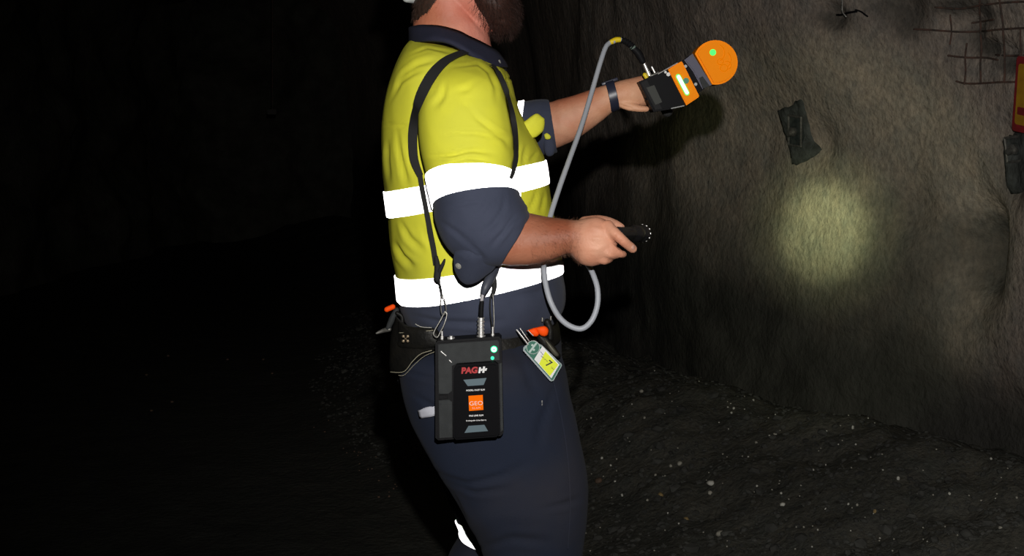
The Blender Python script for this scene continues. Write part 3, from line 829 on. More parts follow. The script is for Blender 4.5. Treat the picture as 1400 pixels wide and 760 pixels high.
# ---- boots ------------------------------------------------------------
def boot(x, y, par):
    b = MB()
    rg = []
    for (fx, w, h, z) in ((-.12, .030, .02, .10), (-.115, .040, .05, .09), (-.09, .047, .085, .095), (-.03, .050, .10, .11), (.03, .050, .07, .085), (.08, .054, .045, .062), (.13, .053, .038, .052), (.17, .042, .03, .045), (.19, .02, .015, .04)):
        rg.append([V((x + fx, y + w * math.cos(2 * PI * k / 28), z + h * math.sin(2 * PI * k / 28) - .0)) for k in range(28)])
    rings_mesh(b, rg)
    b.tube([(x - .04, y, .1), (x - .045, y, .2), (x - .045, y, .27)], [.058, .054, .056], 24)
    for v in b.v: v.z = max(v.z, .022)
    up = b.build('boot', 'boot', par, True, False)
    s = MB(); ol = [(-.13, .0), (-.125, .03), (-.09, .042), (-.02, .044), (.05, .052), (.12, .056), (.17, .044), (.197, .018)]
    pl = [V((x + a, y + w, 0)) for a, w in ol] + [V((x + a, y - w, 0)) for a, w in ol[::-1]]
    n = len(pl); s.add(pl + [p + V((0, 0, .032)) for p in pl], [(i, (i + 1) % n, (i + 1) % n + n, i + n) for i in range(n)] + [tuple(range(n - 1, -1, -1)), tuple(range(n, 2 * n))])
    s.build('boot_sole', 'rubber', up)
pn = P(702, 1150, 2.21); pfar = P(604, 1086, 2.42)
boot(pn.x + .04, pn.y, person); boot(pfar.x + .04, pfar.y, person)

# ---- body -------------------------------------------------------------
body = MB()
def addloft(secs, n=40, sub=6, power=2.1): rings_mesh(body, loft_rings(secs, n, sub, 0, power))
addloft([(578, 85, 668, 98, YC, .06), (570, 64, 674, 78, YC, .068), (565, 40, 671, 60, YC, .066), (566, 20, 668, 45, YC, .064), (568, 0, 655, 25, YC, .064), (572, -25, 645, -8, YC, .063), (580, -50, 640, -40, YC, .055)])
addloft([(668, 44, 690, 45, YC, .016), (648, 36, 694, 37, YC, .038), (622, 22, 696, 22, YC, .054), (590, 2, 694, 0, YC, .066), (564, -25, 693, -25, YC, .074), (556, -52, 696, -50, YC, .078),
         (554, -82, 693, -80, YC, .079), (561, -107, 686, -105, YC, .073), (582, -126, 666, -125, YC, .056), (606, -135, 642, -135, YC, .025)], 56)
# nose, brow, lips, ears
def blob(c, r, rot=0.0, tgt=None):
    bm = bmesh.new(); bmesh.ops.create_icosphere(bm, subdivisions=3, radius=1)
    for v in bm.verts: v.co = V(c) + Matrix.Rotation(rot, 3, 'Y') @ V((v.co.x * r[0], v.co.y * r[1], v.co.z * r[2]))
    (tgt or body).bm(bm)
body.tube([P(694, -58, YC), P(702, -42, YC), P(711, -30, YC)], [.008, .010, .013], 16, 'round')
for sy in (-1, 1):
    blob(P(704, -27, YC) + V((0, sy * .012, 0)), (.012, .008, .008))
    blob(P(693, -66, YC) + V((0, sy * .030, 0)), (.010, .024, .007))
    blob(P(686, -38, YC) + V((0, sy * .040, 0)), (.016, .02, .014))
    bm_e = P(612, -32, YC) + V((0, sy * .078, 0))
    blob(bm_e, (.018, .008, .032), .2); blob(bm_e + V((.004, sy * .007, -.006)), (.010, .005, .018), .2)
blob(P(697, -8, YC), (.009, .022, .006)); blob(P(697, 1, YC), (.009, .020, .006))
# trunk under the clothes
addloft([(605, 100, 664, 105, YC, .07), (570, 118, 680, 118, YC, .15), (560, 160, 690, 165, YC, .16), (560, 230, 710, 220, YC, .16), (565, 330, 730, 320, YC, .165), (570, 400, 735, 390, YC, .17),
         (575, 460, 735, 455, YC, .155), (580, 500, 730, 500, YC, .14), (600, 530, 715, 530, YC, .10)], 36)
body.tube([P(628, 132, 2.16), P(636, 220, 2.065), P(648, 318, 2.035)], [.044, .050, .046], 20, 'round')
body.tube([P(632, 125, 2.45), P(675, 168, 2.49), P(722, 174, 2.5)], [.052, .048, .042], 20, 'round')
body.tube([P(665, 500, 2.19), P(710, 650, 2.18), P(722, 765, 2.19)], [.085, .07, .055], 20, 'round')
body.tube([P(722, 765, 2.19), P(718, 900, 2.2), P(702, 1140, 2.21)], [.055, .055, .04], 20, 'round')
body.tube([P(650, 500, 2.4), P(680, 650, 2.42), P(675, 760, 2.42)], [.08, .065, .052], 20, 'round')
body.tube([P(675, 760, 2.42), P(640, 900, 2.42), P(606, 1080, 2.42)], [.052, .052, .038], 20, 'round')
for q in ((pn.x + .04, pn.y), (pfar.x + .04, pfar.y)): body.tube([(q[0] - .06, q[1], .08), (q[0] + .05, q[1], .06), (q[0] + .13, q[1], .05)], [.035, .032, .02], 16, 'round')
# near forearm and hand (right)
addloft([(645, 350, 680, 288, 2.035, .044), (684, 361, 721, 291, 2.035, .047), (705, 363, 733, 293.5, 2.033, .047), (730, 361, 748, 296.5, 2.03, .043), (754, 355, 766, 299, 2.025, .037), (777, 346.5, 786, 301, 2.02, .030),
         (784, 352, 795, 300, 2.018, .029), (794, 360.5, 806, 297.5, 2.015, .030), (808, 364, 818, 296.5, 2.013, .030), (821, 361, 829, 301, 2.012, .028), (832, 355, 838, 307, 2.012, .024), (839, 350, 842, 314, 2.014, .018), (843, 345, 844, 322, 2.016, .010)], 44, 8)
def fing(pts, r): body.tube([P(x, y, Y) for x, y, Y in spl(pts, 4)], [a[0] for a in spl([(q,) for q in r], 4)], 16, 'round')
fing([(830, 309, 2.0), (842, 320, 1.985), (854, 331, 1.984), (865, 340, 1.995)], [.0105, .0092, .0086, .0076])              # index, laid along the torch
fing([(826, 328, 1.998), (837, 339, 1.995), (847, 346, 2.0), (852, 347.5, 2.010)], [.0102, .0086, .0074, .0062])                 # middle
fing([(822, 340, 2.0), (834, 346, 1.994), (842, 347, 2.012), (838, 342, 2.035)], [.0105, .0094, .0085, .0078])                       # ring, curled under
fing([(814, 351, 2.004), (826, 355, 2.0), (833, 352, 2.018), (828, 346, 2.034)], [.0098, .0086, .0078, .007])                      # little
fing([(800, 306, 2.03), (818, 303, 2.045), (834, 305, 2.06), (848, 311, 2.068)], [.013, .0115, .010, .0085])                        # thumb over the top
# far forearm and hand (left)
addloft([(722, 214, 716, 141, 2.5, .044), (757, 204, 749, 140, 2.5, .044), (772, 198, 763, 136, 2.495, .043), (788, 190, 779, 132, 2.49, .039), (806, 178, 798, 126, 2.487, .034), (822, 166, 812, 121, 2.484, .030), (835, 155, 825, 117, 2.48, .0275),
         (846, 149, 838, 113.5, 2.48, .027), (856, 147, 849, 110, 2.48, .029), (868, 147, 861, 107.5, 2.482, .030), (880, 146, 873, 104.5, 2.486, .029), (893, 141, 887, 103, 2.492, .025), (903, 135, 899, 106, 2.498, .018)], 40, 8)
fing([(846, 138, 2.468), (860, 145, 2.462), (874, 148.5, 2.458), (884, 149, 2.458)], [.011, .010, .0072, .0062])                         # thumb under the housing
for k, (x, y, l) in enumerate(((900, 110, 1), (901, 118, 1.1), (900, 127, 1.0), (896, 135, .85))):
    fing([(x - 8, y, 2.505), (x + 5, y - 1, 2.52), (x + 12, y + 1, 2.548), (x + 3, y + 4, 2.562)], [.0095, .009, .0085, .0075])
bo = body.build('body', 'skin', person, True, False)
rm = bo.modifiers.new('r', 'REMESH'); rm.mode = 'VOXEL'; rm.voxel_size = .0026; rm.use_smooth_shade = True
sm = bo.modifiers.new('s', 'SMOOTH'); sm.factor = .5; sm.iterations = 3
bpy.context.view_layer.update()
me2 = bpy.data.meshes.new_from_object(bo.evaluated_get(bpy.context.evaluated_depsgraph_get()))
bo.modifiers.clear(); old = bo.data; bo.data = me2; bpy.data.meshes.remove(old); me2.name = 'body'
me2.polygons.foreach_set('use_smooth', [True] * len(me2.polygons))
# knuckles, tendons, creases on the hands; folds of the neck
HC = [([(833, 300), (840, 306)], 3, -.0012), ([(806, 310), (830, 316)], 2.6, -.0009), ([(803, 325), (828, 328)], 2.6, -.0009), ([(802, 340), (824, 341)], 2.6, -.0008),
      ([(843, 320), (838, 327)], 1.6, .0010), ([(852, 326), (847, 334)], 1.3, .0007), ([(830, 325), (838, 331), (846, 338.5), (855, 345)], 1.3, .0018), ([(830, 343), (840, 350)], 1.2, .0010),
      ([(845, 141), (852, 145), (860, 147), (868, 147)], 1.4, .0018), ([(786, 304), (783, 325), (784, 346)], 3, .0008),
      ([(580, 30), (600, 33), (625, 40)], 2.0, .0010), ([(640, 20), (655, 38), (668, 52)], 2.5, .0012)]
crumple(bo, .0004, 40, HC, (1, 1, 1), .0002, 1)
at = bo.data.attributes.new('tone', 'FLOAT_COLOR', 'POINT'); cv = []
for v in bo.data.vertices:
    px, py = project(v.co); c = v.co; t = V((1.0, 1.0, 1.0))
    if py < 110 and px < 715: t = V((1.22, .98, 1.12)) if py > -20 else V((1.1, 1, 1))        # sunburnt neck
    if px < 640 and py < 60 and c.y < 2.9: t = t.lerp(V((1.05, .82, .72)), max(0, min(1, (628 - px + (py - 10) * .6) / 40)))
    if c.y < 2.22 and 640 < px < 800 and py > 270:                                            # tanned, hairy forearm
        k = max(0, min(1, (798 - px) / 22)); w_ = max(0, min(1, (px - 690) / 70)); w_ *= max(.35, min(1, (356 - py) / 22))
        t = V((1.22, 1.30, 1.32)).lerp(V((.88, .72, .64)).lerp(V((.62, .46, .38)), w_), k)
    elif c.y < 2.22 and px >= 780: t = V((1.25, 1.32, 1.35))
    if c.y > 2.35 and px > 715:
        k = max(0, min(1, (px - 800) / 30)); up = max(0, min(1, (150 + (800 - px) * .1 - py) / 20)) * (1 - k)
        t = V((1.16, 1.22, 1.2)).lerp(V((1.34, 1.5, 1.42)), k).lerp(V((1.0, .72, .58)), up * .75)
    nz_ = 1 + .10 * noise.noise(c * 28) + .06 * noise.noise(c * 90)
    cv += [t.x * nz_, t.y * nz_, t.z * nz_, 1]
at.data.foreach_set('color', cv)
BB = bvh_of(bo)
# finger nails
def nail(px, py, rx, rz, rot):
    q, n = on(BB, px, py, -.0004); ro = n.to_track_quat('-Y', 'Z').to_matrix().to_4x4() @ Matrix.Rotation(rot, 4, 'Y')
    mb = MB(); bm = bmesh.new(); bmesh.ops.create_icosphere(bm, subdivisions=2, radius=1)
    for v in bm.verts: v.co = Matrix.Translation(q) @ ro @ V((v.co.x * rx, v.co.y * .0011, v.co.z * rz))
    mb.bm(bm); mb.build('finger_nail', mat('nail', (.60, .34, .26), .35), bo)
nail(866, 338, .0046, .0042, .8); nail(850, 310.5, .0045, .0035, .3)
# eyes
for sy in (-1, 1):
    e = P(686, -53, YC) + V((0, sy * .031, 0)); mb = MB(); blob(e, (.012, .012, .012), 0, mb); ey = mb.build('eye', 'eye', person)
    mb = MB(); mb.tube([e + V((.0102, 0, 0)), e + V((.0124, 0, 0))], [.0055, .004], 20); mb.build('iris', 'iris', ey)

# ---- hair, beard: a soft mass plus strands
def strands(mb, roots, length, rad, dirf, segs=4, n=3):
    for (p, nn) in roots:
        d = dirf(p, nn); l = length * random.uniform(.55, 1.25); q = p - nn * .001; pts = []; 
        curl = V((random.gauss(0, 1), random.gauss(0, 1), random.gauss(0, 1))) * .35
        for k in range(segs + 1):
            pts.append(q.copy()); d = (d + curl / segs + V((0, 0, -.10))).normalized(); q = q + d * l / segs
        mb.tube(pts, [rad * (1 - .8 * k / segs) for k in range(segs + 1)], n, False)
bd = MB()
rings_mesh(bd, loft_rings([(634, -40, 664, -38, YC, .084), (634, -24, 692, -24, YC, .088), (635, -10, 700, -10, YC, .086), (640, 4, 704, 3, YC, .082), (647, 17, 706, 15, YC, .075), (656, 29, 706, 27, YC, .063), (669, 40, 703, 38, YC, .046), (683, 47, 697, 46, YC, .020)], 48, 6, 0, 2.1))
beard = bd.build('beard', 'beard', person, True, False)
crumple(beard, .003, 60, [], (1, 1, 1), .0015, 5)
def sample(o, nn, cond):
    polys = [p for p in o.data.polygons if cond(p.center, p.normal)]
    out = []
    if not polys: return out
    tot = 0; cum = []
    for p in polys: tot += p.area; cum.append(tot)
    import bisect
    for _ in range(nn):
        p = polys[min(bisect.bisect(cum, random.random() * tot), len(polys) - 1)]
        vs = [o.data.vertices[i].co for i in p.vertices]; a, b2 = random.random(), random.random()
        q = vs[0] * (1 - a) * (1 - b2) + vs[1] * a * (1 - b2) + vs[2 % len(vs)] * a * b2 + vs[-1] * (1 - a) * b2
        out.append((q, p.normal.copy()))
    return out
sb = MB(); strands(sb, sample(beard, 5200, lambda c, n: True), .017, .00035, lambda p, n: (n * .9 + V((.25, 0, -.75)) + V((random.gauss(0, .25), random.gauss(0, .25), random.gauss(0, .25)))).normalized())
bs = sb.build('beard_strands', 'beard', beard, True, False); bs['kind'] = 'stuff'
def hair_mask(c, n):
    yq = 2.3 - abs(c.y - 2.3); px, py = CX + c.x / yq * F, HY + (H - c.z) / yq * F
    if py < -75: return px < 640
    if py < -10: return px < 606
    if py > 27: return False
    return px < 606 - (py + 10) * .85 + 4 * noise.noise(c * 60)
hv = [p for p in bo.data.polygons if hair_mask(p.center, p.normal)]
idx = {}; mb = MB(); vs = []; fs = []
for p in hv:
    f = []
    for i in p.vertices:
        if i not in idx: idx[i] = len(vs); v = bo.data.vertices[i]; vs.append(v.co + v.normal * (.0022 + .0018 * noise.noise(v.co * 130)))
        f.append(idx[i])
    fs.append(tuple(f))
mb.add(vs, fs); hair = mb.build('hair', 'hair', person, True, False)
sb = MB(); strands(sb, sample(hair, 3600, lambda c, n: c.z > P(0, 32, YC).z), .010, .0003, lambda p, n: (n * .45 + V((-.1, 0, -1)) + V((random.gauss(0, .2), random.gauss(0, .2), random.gauss(0, .2)))).normalized(), 3)
# short stubble down the neck
sb2 = sample(bo, 5000, lambda c, n: (lambda px, py: (650 < px < 676 and 20 < py < 62 and px > 640 + (py - 20) * .1) or (565 < px < 600 and 0 < py < 30) or (596 < px < 606 and -10 < py < 12))(CX + c.x / YC * F, HY + (H - c.z) / YC * F))
strands(sb, sb2[:1500], .004, .0002, lambda p, n: (n * .6 + V((.1, 0, -.8)) + V((random.gauss(0, .3), random.gauss(0, .3), 0))).normalized(), 2)
hs = sb.build('hair_strands', 'hair', hair, True, False); hs['kind'] = 'stuff'
# fine hair on the near forearm and wrist
sb = MB()
ar = sample(bo, 7000, lambda c, n: 2.07 > c.y and c.y < 2.3 and (lambda px, py: 725 < px < 792 and 288 < py < 366)(*project(c)))
ar = [a for a in ar if random.random() < .25 + .75 * max(0, min(1, (project(a[0])[0] - 730) / 40)) * max(.25, min(1, (352 - project(a[0])[1]) / 30))]
strands(sb, ar[:3200], .008, .00013, lambda p, n: (n * .45 + V((.5, 0, -.6)) + V((random.gauss(0, .3), random.gauss(0, .2), random.gauss(0, .3)))).normalized(), 3)
ah = sb.build('forearm_hair', 'arm_hair', bo, True, False); ah['kind'] = 'stuff'

# ---- hard hat ---------------------------------------------------------
hat = thing('hard_hat', 'white hard hat on the head, only its grey nape adjuster in the picture', 'hard hat', P(625, -85, YC))
o0 = hat.location.copy()
def rel(mb, o): 
    for v in mb.v: v -= o
    return mb
mb = MB(); rings_mesh(mb, loft_rings([(538, -78, 712, -82, YC, .108), (541, -92, 706, -95, YC, .105), (546, -115, 700, -117, YC, .102), (560, -145, 686, -146, YC, .090), (585, -166, 662, -167, YC, .065), (612, -173, 636, -173, YC, .022)], 64, 6, 0, 2.1), False, True)
o = rel(mb, o0).build('shell', 'hatwhite', hat, True, False); md = o.modifiers.new('t', 'SOLIDIFY'); md.thickness = .003
mb = MB(); rings_mesh(mb, loft_rings([(538, -78, 712, -82, YC, .108), (530, -74, 735, -78, YC, .118), (529, -73, 738, -76, YC, .12)], 64, 4, 0, 2.1), False, False)
o = rel(mb, o0).build('brim', 'hatwhite', hat, True, False); md = o.modifiers.new('t', 'SOLIDIFY'); md.thickness = .004
mb = MB(); mb.tube([V((a.x, a.y, a.z)) for a in (P(0, 0, 1) * 0 + P(625 - 73 * math.cos(t), -74 + 50 * (math.cos(t) + 1) / 2, YC) + V((0, .086 * math.sin(t), 0)) for t in [(-1.9 + 3.8 * k / 24) for k in range(25)])], .006, 10, 'round')
rel(mb, o0).build('headband', 'greyp', hat)
mb = MB(); 
for sgn in (-1, 1): mb.tube([P(553, -24, YC) + V((0, sgn * .03, 0)), P(557, -8, YC) + V((0, sgn * .02, 0)), P(561, 0, YC) + V((0, sgn * .008, 0))], .005, 10, 'round')
rel(mb, o0).build('nape_strap', 'greyp', hat)
mb = MB(); mb.tube([P(561, -1, YC) + V((.006, -.012, 0)), P(561, -1, YC) + V((-.004, -.026, 0))], .0095, 20, 'round'); rel(mb, o0).build('adjuster_knob', mat('pale_grey_knob', (.55, .57, .56), .4), hat)

# ================================================================== THE GEAR
SB = bvh_of(shirt)
# ---- neck strap carrying the control box
strap = thing('neck_strap', 'black webbing strap over the shoulder holding up the control box', 'strap', (0, 0, 0))
a, n = on(SB, 600, 92); 
ribbon(SB, [(658, 74), (646, 73), (637, 74), (624, 78.5), (609, 87), (595, 102), (583, 123), (573, 148), (567.5, 172), (566, 196), (568, 218), (576, 240)], [8, 8, 8, 10, 12.5, 15, 15, 14.5, 13, 12, 11, 8], .006, .0028, 'shoulder_webbing', 'web', strap, relax=6)
ribbon(SB, [(575, 238), (579, 262), (584, 288), (589, 315), (594, 340), (597, 362)], [6.5, 6.5, 6.5, 7, 7, 7], .004, .0022, 'rear_webbing', 'web', strap, relax=6)
ribbon(SB, [(670, 91), (674, 96.5), (678, 102), (686, 120), (693, 140), (698.5, 162), (701.5, 186), (702, 208), (699, 228), (696, 244)], [6, 6, 7, 6.5, 6.5, 7, 8, 7.5, 6, 4], .008, .0022, 'front_webbing', 'web', strap, relax=40)
def px_tube(pts, r, name, m, par, b=None, n=10, cap='round', sub=6):
    """tube through (px,py,Y) points"""
    mb = MB(); rr = r if not hasattr(r, '__len__') else [a[0] for a in spl([(q,) for q in r], sub)]
    mb.tube([P(*q) for q in spl(pts, sub)], rr, n, cap); return mb.build(name, m, par)
ys = 2.055
px_tube([(596.5, 352, 2.07), (598.5, 366, 2.065), (598, 380, 2.06), (600, 385, 2.06)], [.0035, .0055, .006, .003], 'rear_knot', 'web', strap)
px_tube([(598.5, 377, 2.062), (602, 368, 2.058), (606, 360, 2.058), (608, 355, 2.06)], [.003, .0035, .003, .0018], 'strap_end', 'web', strap)
px_tube([(600, 384, 2.06), (603, 396, 2.055), (604, 405, 2.052)], .0018, 'rear_cord', 'web', strap)
def loopwire(pts, r, name, par, m='steel'):
    mb = MB(); mb.tube([P(*q) for q in spl(pts + [pts[0]], 6)], r, 8, False); return mb.build(name, m, par)
loopwire([(604, 404, 2.05), (602.5, 415, 2.048), (604, 428, 2.046), (609.5, 428, 2.046), (609, 415, 2.048), (605.5, 404, 2.05)], .0009, 'rear_ring', strap)
loopwire([(608, 426, 2.045), (602, 438, 2.04), (594, 452, 2.035), (593, 458, 2.033), (598, 461, 2.032), (602, 454, 2.035), (607, 444, 2.04), (611, 430, 2.044)], .0011, 'rear_carabiner', strap)
# front leg of the strap, coming out under the arm
FV = ribbon
px_tube([(676, 300, 2.10), (677, 340, 2.085), (675, 372, 2.06), (676, 392, 2.055), (673, 404, 2.052)], [.004, .004, .0045, .0045, .003], 'front_strap_tail', 'web', strap)
px_tube([(671, 402, 2.05), (670, 420, 2.046), (672, 440, 2.042), (675, 456, 2.036)], .0012, 'front_cord', 'web', strap)
px_tube([(674, 402, 2.05), (675, 422, 2.046), (675.5, 440, 2.042), (674.5, 456, 2.036)], .0009, 'front_wire', 'steel', strap)

# ---- control box (slung at the hip)
BY, BS = 2.0, 2.0 / F          # front face depth, metres per pixel there
ba = math.radians(2.6)
bR = Matrix.Rotation(-ba, 4, 'Y')
box = thing('control_box', 'black battery control box slung at the hip with orange label', 'control box', P(641, 533, BY), bR)
def BL(px, py):
    dx, dz = (px - 641) * BS, -(py - 533) * BS
    return (dx * math.cos(ba) + dz * math.sin(ba), -dx * math.sin(ba) + dz * math.cos(ba))
def bpoly(pts): return [BL(*p) for p in pts]
b = MB(); b.prism(bpoly([(595, 470), (598, 466.5), (682, 460.5), (685.5, 464), (688.5, 592), (685, 596.5), (599, 602.5), (595, 599)]), 0, .048, .003); b.build('housing', 'black', box)
b = MB(); b.prism(bpoly([(599, 470.5), (618, 469), (680, 464.8), (682, 467), (683, 492), (626, 496), (618, 500), (618, 534), (613, 538), (600, 538)]), -.0022, .002, .0008); b.build('face_plate', 'charcoal', box)
b = MB(); b.prism(bpoly([(600, 547), (614, 546), (618, 549), (618.5, 597.5), (601, 598.5)]), -.0022, .002, .0008)
for k in range(6): b.prism(bpoly([(602 + k * 2.6, 552), (603.2 + k * 2.6, 552), (604 + k * 2.6, 594), (602.8 + k * 2.6, 594)]), -.0034, -.002, 0)
b.build('ribbed_grip', 'charcoal', box)
b = MB(); b.prism(bpoly([(621, 503), (625, 496.5), (677, 493), (681, 496), (683.5, 590), (679, 595), (624, 599), (620, 595)]), -.016, .002, .004); pan = b.build('battery_pack', 'blackgloss', box)
b = MB(); b.prism(bpoly([(682.5, 497), (686, 496), (687.8, 588), (684.5, 590)]), -.0016, .002, .0006); b.build('side_rail', 'charcoal', box)
b = MB(); b.prism(bpoly([(600, 539.5), (612, 538.5), (612, 544.5), (600, 545.5)]), -.004, .002, .0008); b.disc(BL(608.5, 541.5), .0028, -.006, -.003, 16, .0005); b.build('latch', 'black', box)
FY = -.0166
def bprint(poly, m, nm, par=pan, y=FY, t=.0008): 
    b = MB(); b.prism(bpoly(poly), y, y + t, 0); return b.build(nm, m, par, False)
# perspective-free print on the pack's face (1.6 cm nearer)
bprint([(634, 516.5), (665.5, 514), (661.5, 523.5), (640, 525)], 'slate', 'upper_slate_mark')
bprint([(641, 579), (662.5, 577.5), (667.5, 586), (635.5, 588.5)], 'slate', 'lower_slate_mark')
bprint([(641, 538.3), (660.3, 537), (661.2, 557.2), (641.8, 558.8)], 'ldorange', 'orange_label')
def btext(s, px, py, size, m, **k):
    x, z = BL(px, py); return text_mesh(s, size, k.pop('nm', 'lettering'), m, pan, (x, k.pop('y', FY - .0002), z), .0002, **k)
btext('PAG', 642, 504, .0135, 'red', bold=.0007, xscale=1.05, shear=.12)
for (dx, y0, y1, w) in ((656, 499.5, 507.5, 1.3), (658.6, 501.5, 504.5, 1.1), (661.4, 498.5, 507, 1.4), (664.4, 500.8, 504.2, 1.2)):
    bprint([(dx - w + .8, y0), (dx + w + .8, y0), (dx + w - .4, y1), (dx - w - .4, y1)], 'white', 'bar_logo', y=FY - .0002)
btext('MODEL: IN-BT SLIM', 650.5, 530.5, .0036, 'white', bold=.00012)
btext('GEO', 651.3, 548.5, .0098, 'white', bold=-.0001, xscale=1.15, y=FY - .0005)
btext('SLAM', 651.6, 554.7, .0042, 'white', xscale=1.2, spacing=1.25, bold=-.00008, y=FY - .0005)
btext('PAG LINK SLIM', 651.5, 565, .0036, 'white', bold=.00012)
btext('Rechargeable Li-Ion Battery', 651.5, 571.5, .0030, 'white', bold=.00008)
for w in [(BL(675.4, 477), .0057, 'ledring', 'status_ring', -.0035, -.001), (BL(675.4, 477), .0042, 'ledw', 'status_lamp', -.0045, -.001), (BL(675.4, 477), .0015, 'ledring', 'status_lamp_centre', -.0052, -.001), (BL(673.3, 489), .0030, 'ledt', 'charge_lamp', -.004, -.001)]:
    b = MB(); b.disc(w[0], w[1], w[4], w[5], 24, .0003); b.build(w[3], w[2], box)
# light guide, screws, top fittings
b = MB(); b.tube([(*[BL(603, 480)[0]], -.003, BL(603, 480)[1]), (BL(610, 486)[0], -.003, BL(610, 486)[1])], .0011, 8, 'round'); b.build('scratch_screw', 'silver', box)
b = MB(); b.tube([(BL(614.5, 492)[0], -.003, BL(614.5, 492)[1]), (BL(617.5, 495)[0], -.003, BL(617.5, 495)[1])], .0010, 8, 'round'); b.build('corner_screw', 'silver', box)
def bpost(px, y0, y1, r, name, m='silver', rings=0, dy=.018):
    x0, z0 = BL(px, y0); x1, z1 = BL(px, y1); b = MB(); k = 14
    pts = [V((x0 + (x1 - x0) * i / k, dy, z0 + (z1 - z0) * i / k)) for i in range(k + 1)]
    rr = [r * (1.0 if not rings or (i % 3) else .72) for i in range(k + 1)]
    b.tube(pts, rr, 16); return b.build(name, m, box)
bpost(603.5, 468, 455, .0018, 'rear_lug'); bpost(603.5, 468, 462, .003, 'rear_lug_base')
bpost(616, 467, 463.5, .0065, 'socket_cap'); bpost(616, 464, 461.5, .003, 'socket_pin')
bpost(673.5, 464, 449, .0018, 'front_lug'); bpost(673.5, 464, 458.5, .003, 'front_lug_base')
bpost(657.5, 464, 461, .0075, 'cable_socket', 'silver')

# ---- cable from box to scanner
cab = thing('scanner_cable', 'grey data cable looping from the control box up to the scanner', 'cable', (0, 0, 0))
px_tube([(839, 56.5, 2.40), (833, 59, 2.40), (827.5, 66, 2.39), (820, 88, 2.37), (809, 126, 2.34), (795, 172, 2.29), (777, 222, 2.23), (763, 262, 2.19), (752, 297, 2.155), (745, 330, 2.12), (743.5, 362, 2.085), (746, 388, 2.07), (753, 413, 2.06), (765, 434, 2.06), (780, 446, 2.06), (796, 449, 2.06), (809, 438, 2.06),
         (816.5, 418, 2.065), (817, 396, 2.07), (812, 378, 2.08), (805, 364, 2.095), (790, 345, 2.11), (755, 338, 2.10), (715, 342, 2.09), (688, 356, 2.07), (675, 371, 2.045)], .0049, 'grey_jacket', 'graycable', cab, n=14)
px_tube([(677, 369, 2.048), (670, 380, 2.03), (664, 392, 2.02), (661, 400, 2.018)], [.007, .0085, .0075, .005], 'strain_relief', mat('dark_grey_boot', (.05, .055, .075), .5), cab)
px_tube([(661, 399, 2.018), (659, 408, 2.017), (658.5, 416, 2.017)], .0030, 'bare_lead', mat('pale_lead', (.42, .40, .42), .5), cab)
px_tube([(658.8, 413, 2.017), (658, 425, 2.017), (657.8, 437, 2.018)], .0040, 'black_lead', 'black', cab)
b = MB(); k = 22
b.tube([P(657.6 + .0 * i, 434 + (462 - 434) * i / k, 2.018) for i in range(k + 1)], [.0062 * (1 if i % 4 < 2 else .75) for i in range(k + 1)], 18); b.build('plug', 'silver', cab)
px_tube([(836.5, 57, 2.40), (842, 54.6, 2.402), (846.5, 54.2, 2.403)], [.0056, .0058, .0056], 'yellow_sleeve', 'yellowp', cab)
px_tube([(846, 54.2, 2.403), (849, 54.4, 2.404)], .0050, 'clear_sleeve', 'graycable', cab)
b = MB(); pts = [P(*q) for q in spl([(849, 54.6, 2.404), (855, 56.5, 2.406), (861, 60.5, 2.41), (865, 64, 2.412)], 8)]
b.tube(pts, [.0072 if (i // 2) % 2 else .0055 for i in range(len(pts))], 14); b.build('ribbed_boot', 'black', cab)
px_tube([(863.5, 63, 2.412), (867.5, 67, 2.414)], .0060, 'coupling', mat('green_grey_plastic', (.14, .19, .16), .4), cab)
px_tube([(867, 67, 2.414), (873, 73.5, 2.416), (878.5, 83.5, 2.418)], [.0068, .0078, .0066], 'black_boot', 'black', cab)
b = MB(); k = 14; b.tube([P(878.5 + (888 - 878.5) * i / k, 82 + (103.5 - 82) * i / k, 2.42) for i in range(k + 1)], [.0037 + .0005 * (i > 8) - .0006 * (i in (4, 9)) for i in range(k + 1)], 16); b.build('scanner_plug', 'silver', cab)

# ---- the scanner in the far hand
DY = 2.41; DS = DY / F; da = math.atan2(11.5, 19.0)
dev = thing('handheld_scanner', 'orange and black handheld laser scanner held in the far hand', 'scanner', P(925, 114, DY), Matrix.Rotation(-da, 4, 'Y'))
def DL(px, py):
    dx, dz = (px - 925) * DS, -(py - 114) * DS
    return (dx * math.cos(da) + dz * math.sin(da), -dx * math.sin(da) + dz * math.cos(da))
def dpoly(pts): return [DL(*p) for p in pts]
b = MB(); b.prism(dpoly([(873.5, 111.5), (913, 94), (938.5, 144.5), (915, 149.5), (893.5, 153)]), -.002, .060, .003); b.build('body', 'blackgloss', dev)
b = MB(); b.prism(dpoly([(875.5, 113.5), (884, 109.5), (905, 149), (895.5, 150.5)]), -.005, 0, .001); b.build('rear_bezel', 'black', dev)
b = MB(); b.prism(dpoly([(883, 120), (894, 116.4), (905, 139.8), (895.5, 143.6)]), -.0062, -.003, .0006); b.build('display', mat('dull_lcd', (.04, .042, .038), .5, spec=.1), dev)
b = MB(); b.prism(dpoly([(912.6, 95.3), (930.5, 84.3), (932, 85), (955, 131), (954.5, 133), (937.5, 144.3)]), -.010, .058, .002); b.build('orange_collar', 'dorange', dev)
b = MB(); b.tube([(DL(926.2, 105)[0], -.0105, DL(926.2, 105)[1]), (DL(938.2, 127.5)[0], -.0105, DL(938.2, 127.5)[1])], .0052, 14, 'round'); 
for v in b.v: v.y = max(v.y, -.0125) if v.y < -.0105 else v.y
b.build('lamp_glow', 'ledhalo', dev)  # emissive strip painting the lamp's green glow onto the orange
b = MB(); b.tube([(DL(926.6, 105.5)[0], -.0120, DL(926.6, 105.5)[1]), (DL(937.9, 127)[0], -.0120, DL(937.9, 127)[1])], .0036, 14, 'round')
for v in b.v: v.y = max(v.y, -.0142)
b.build('status_lamp', 'ledw', dev)
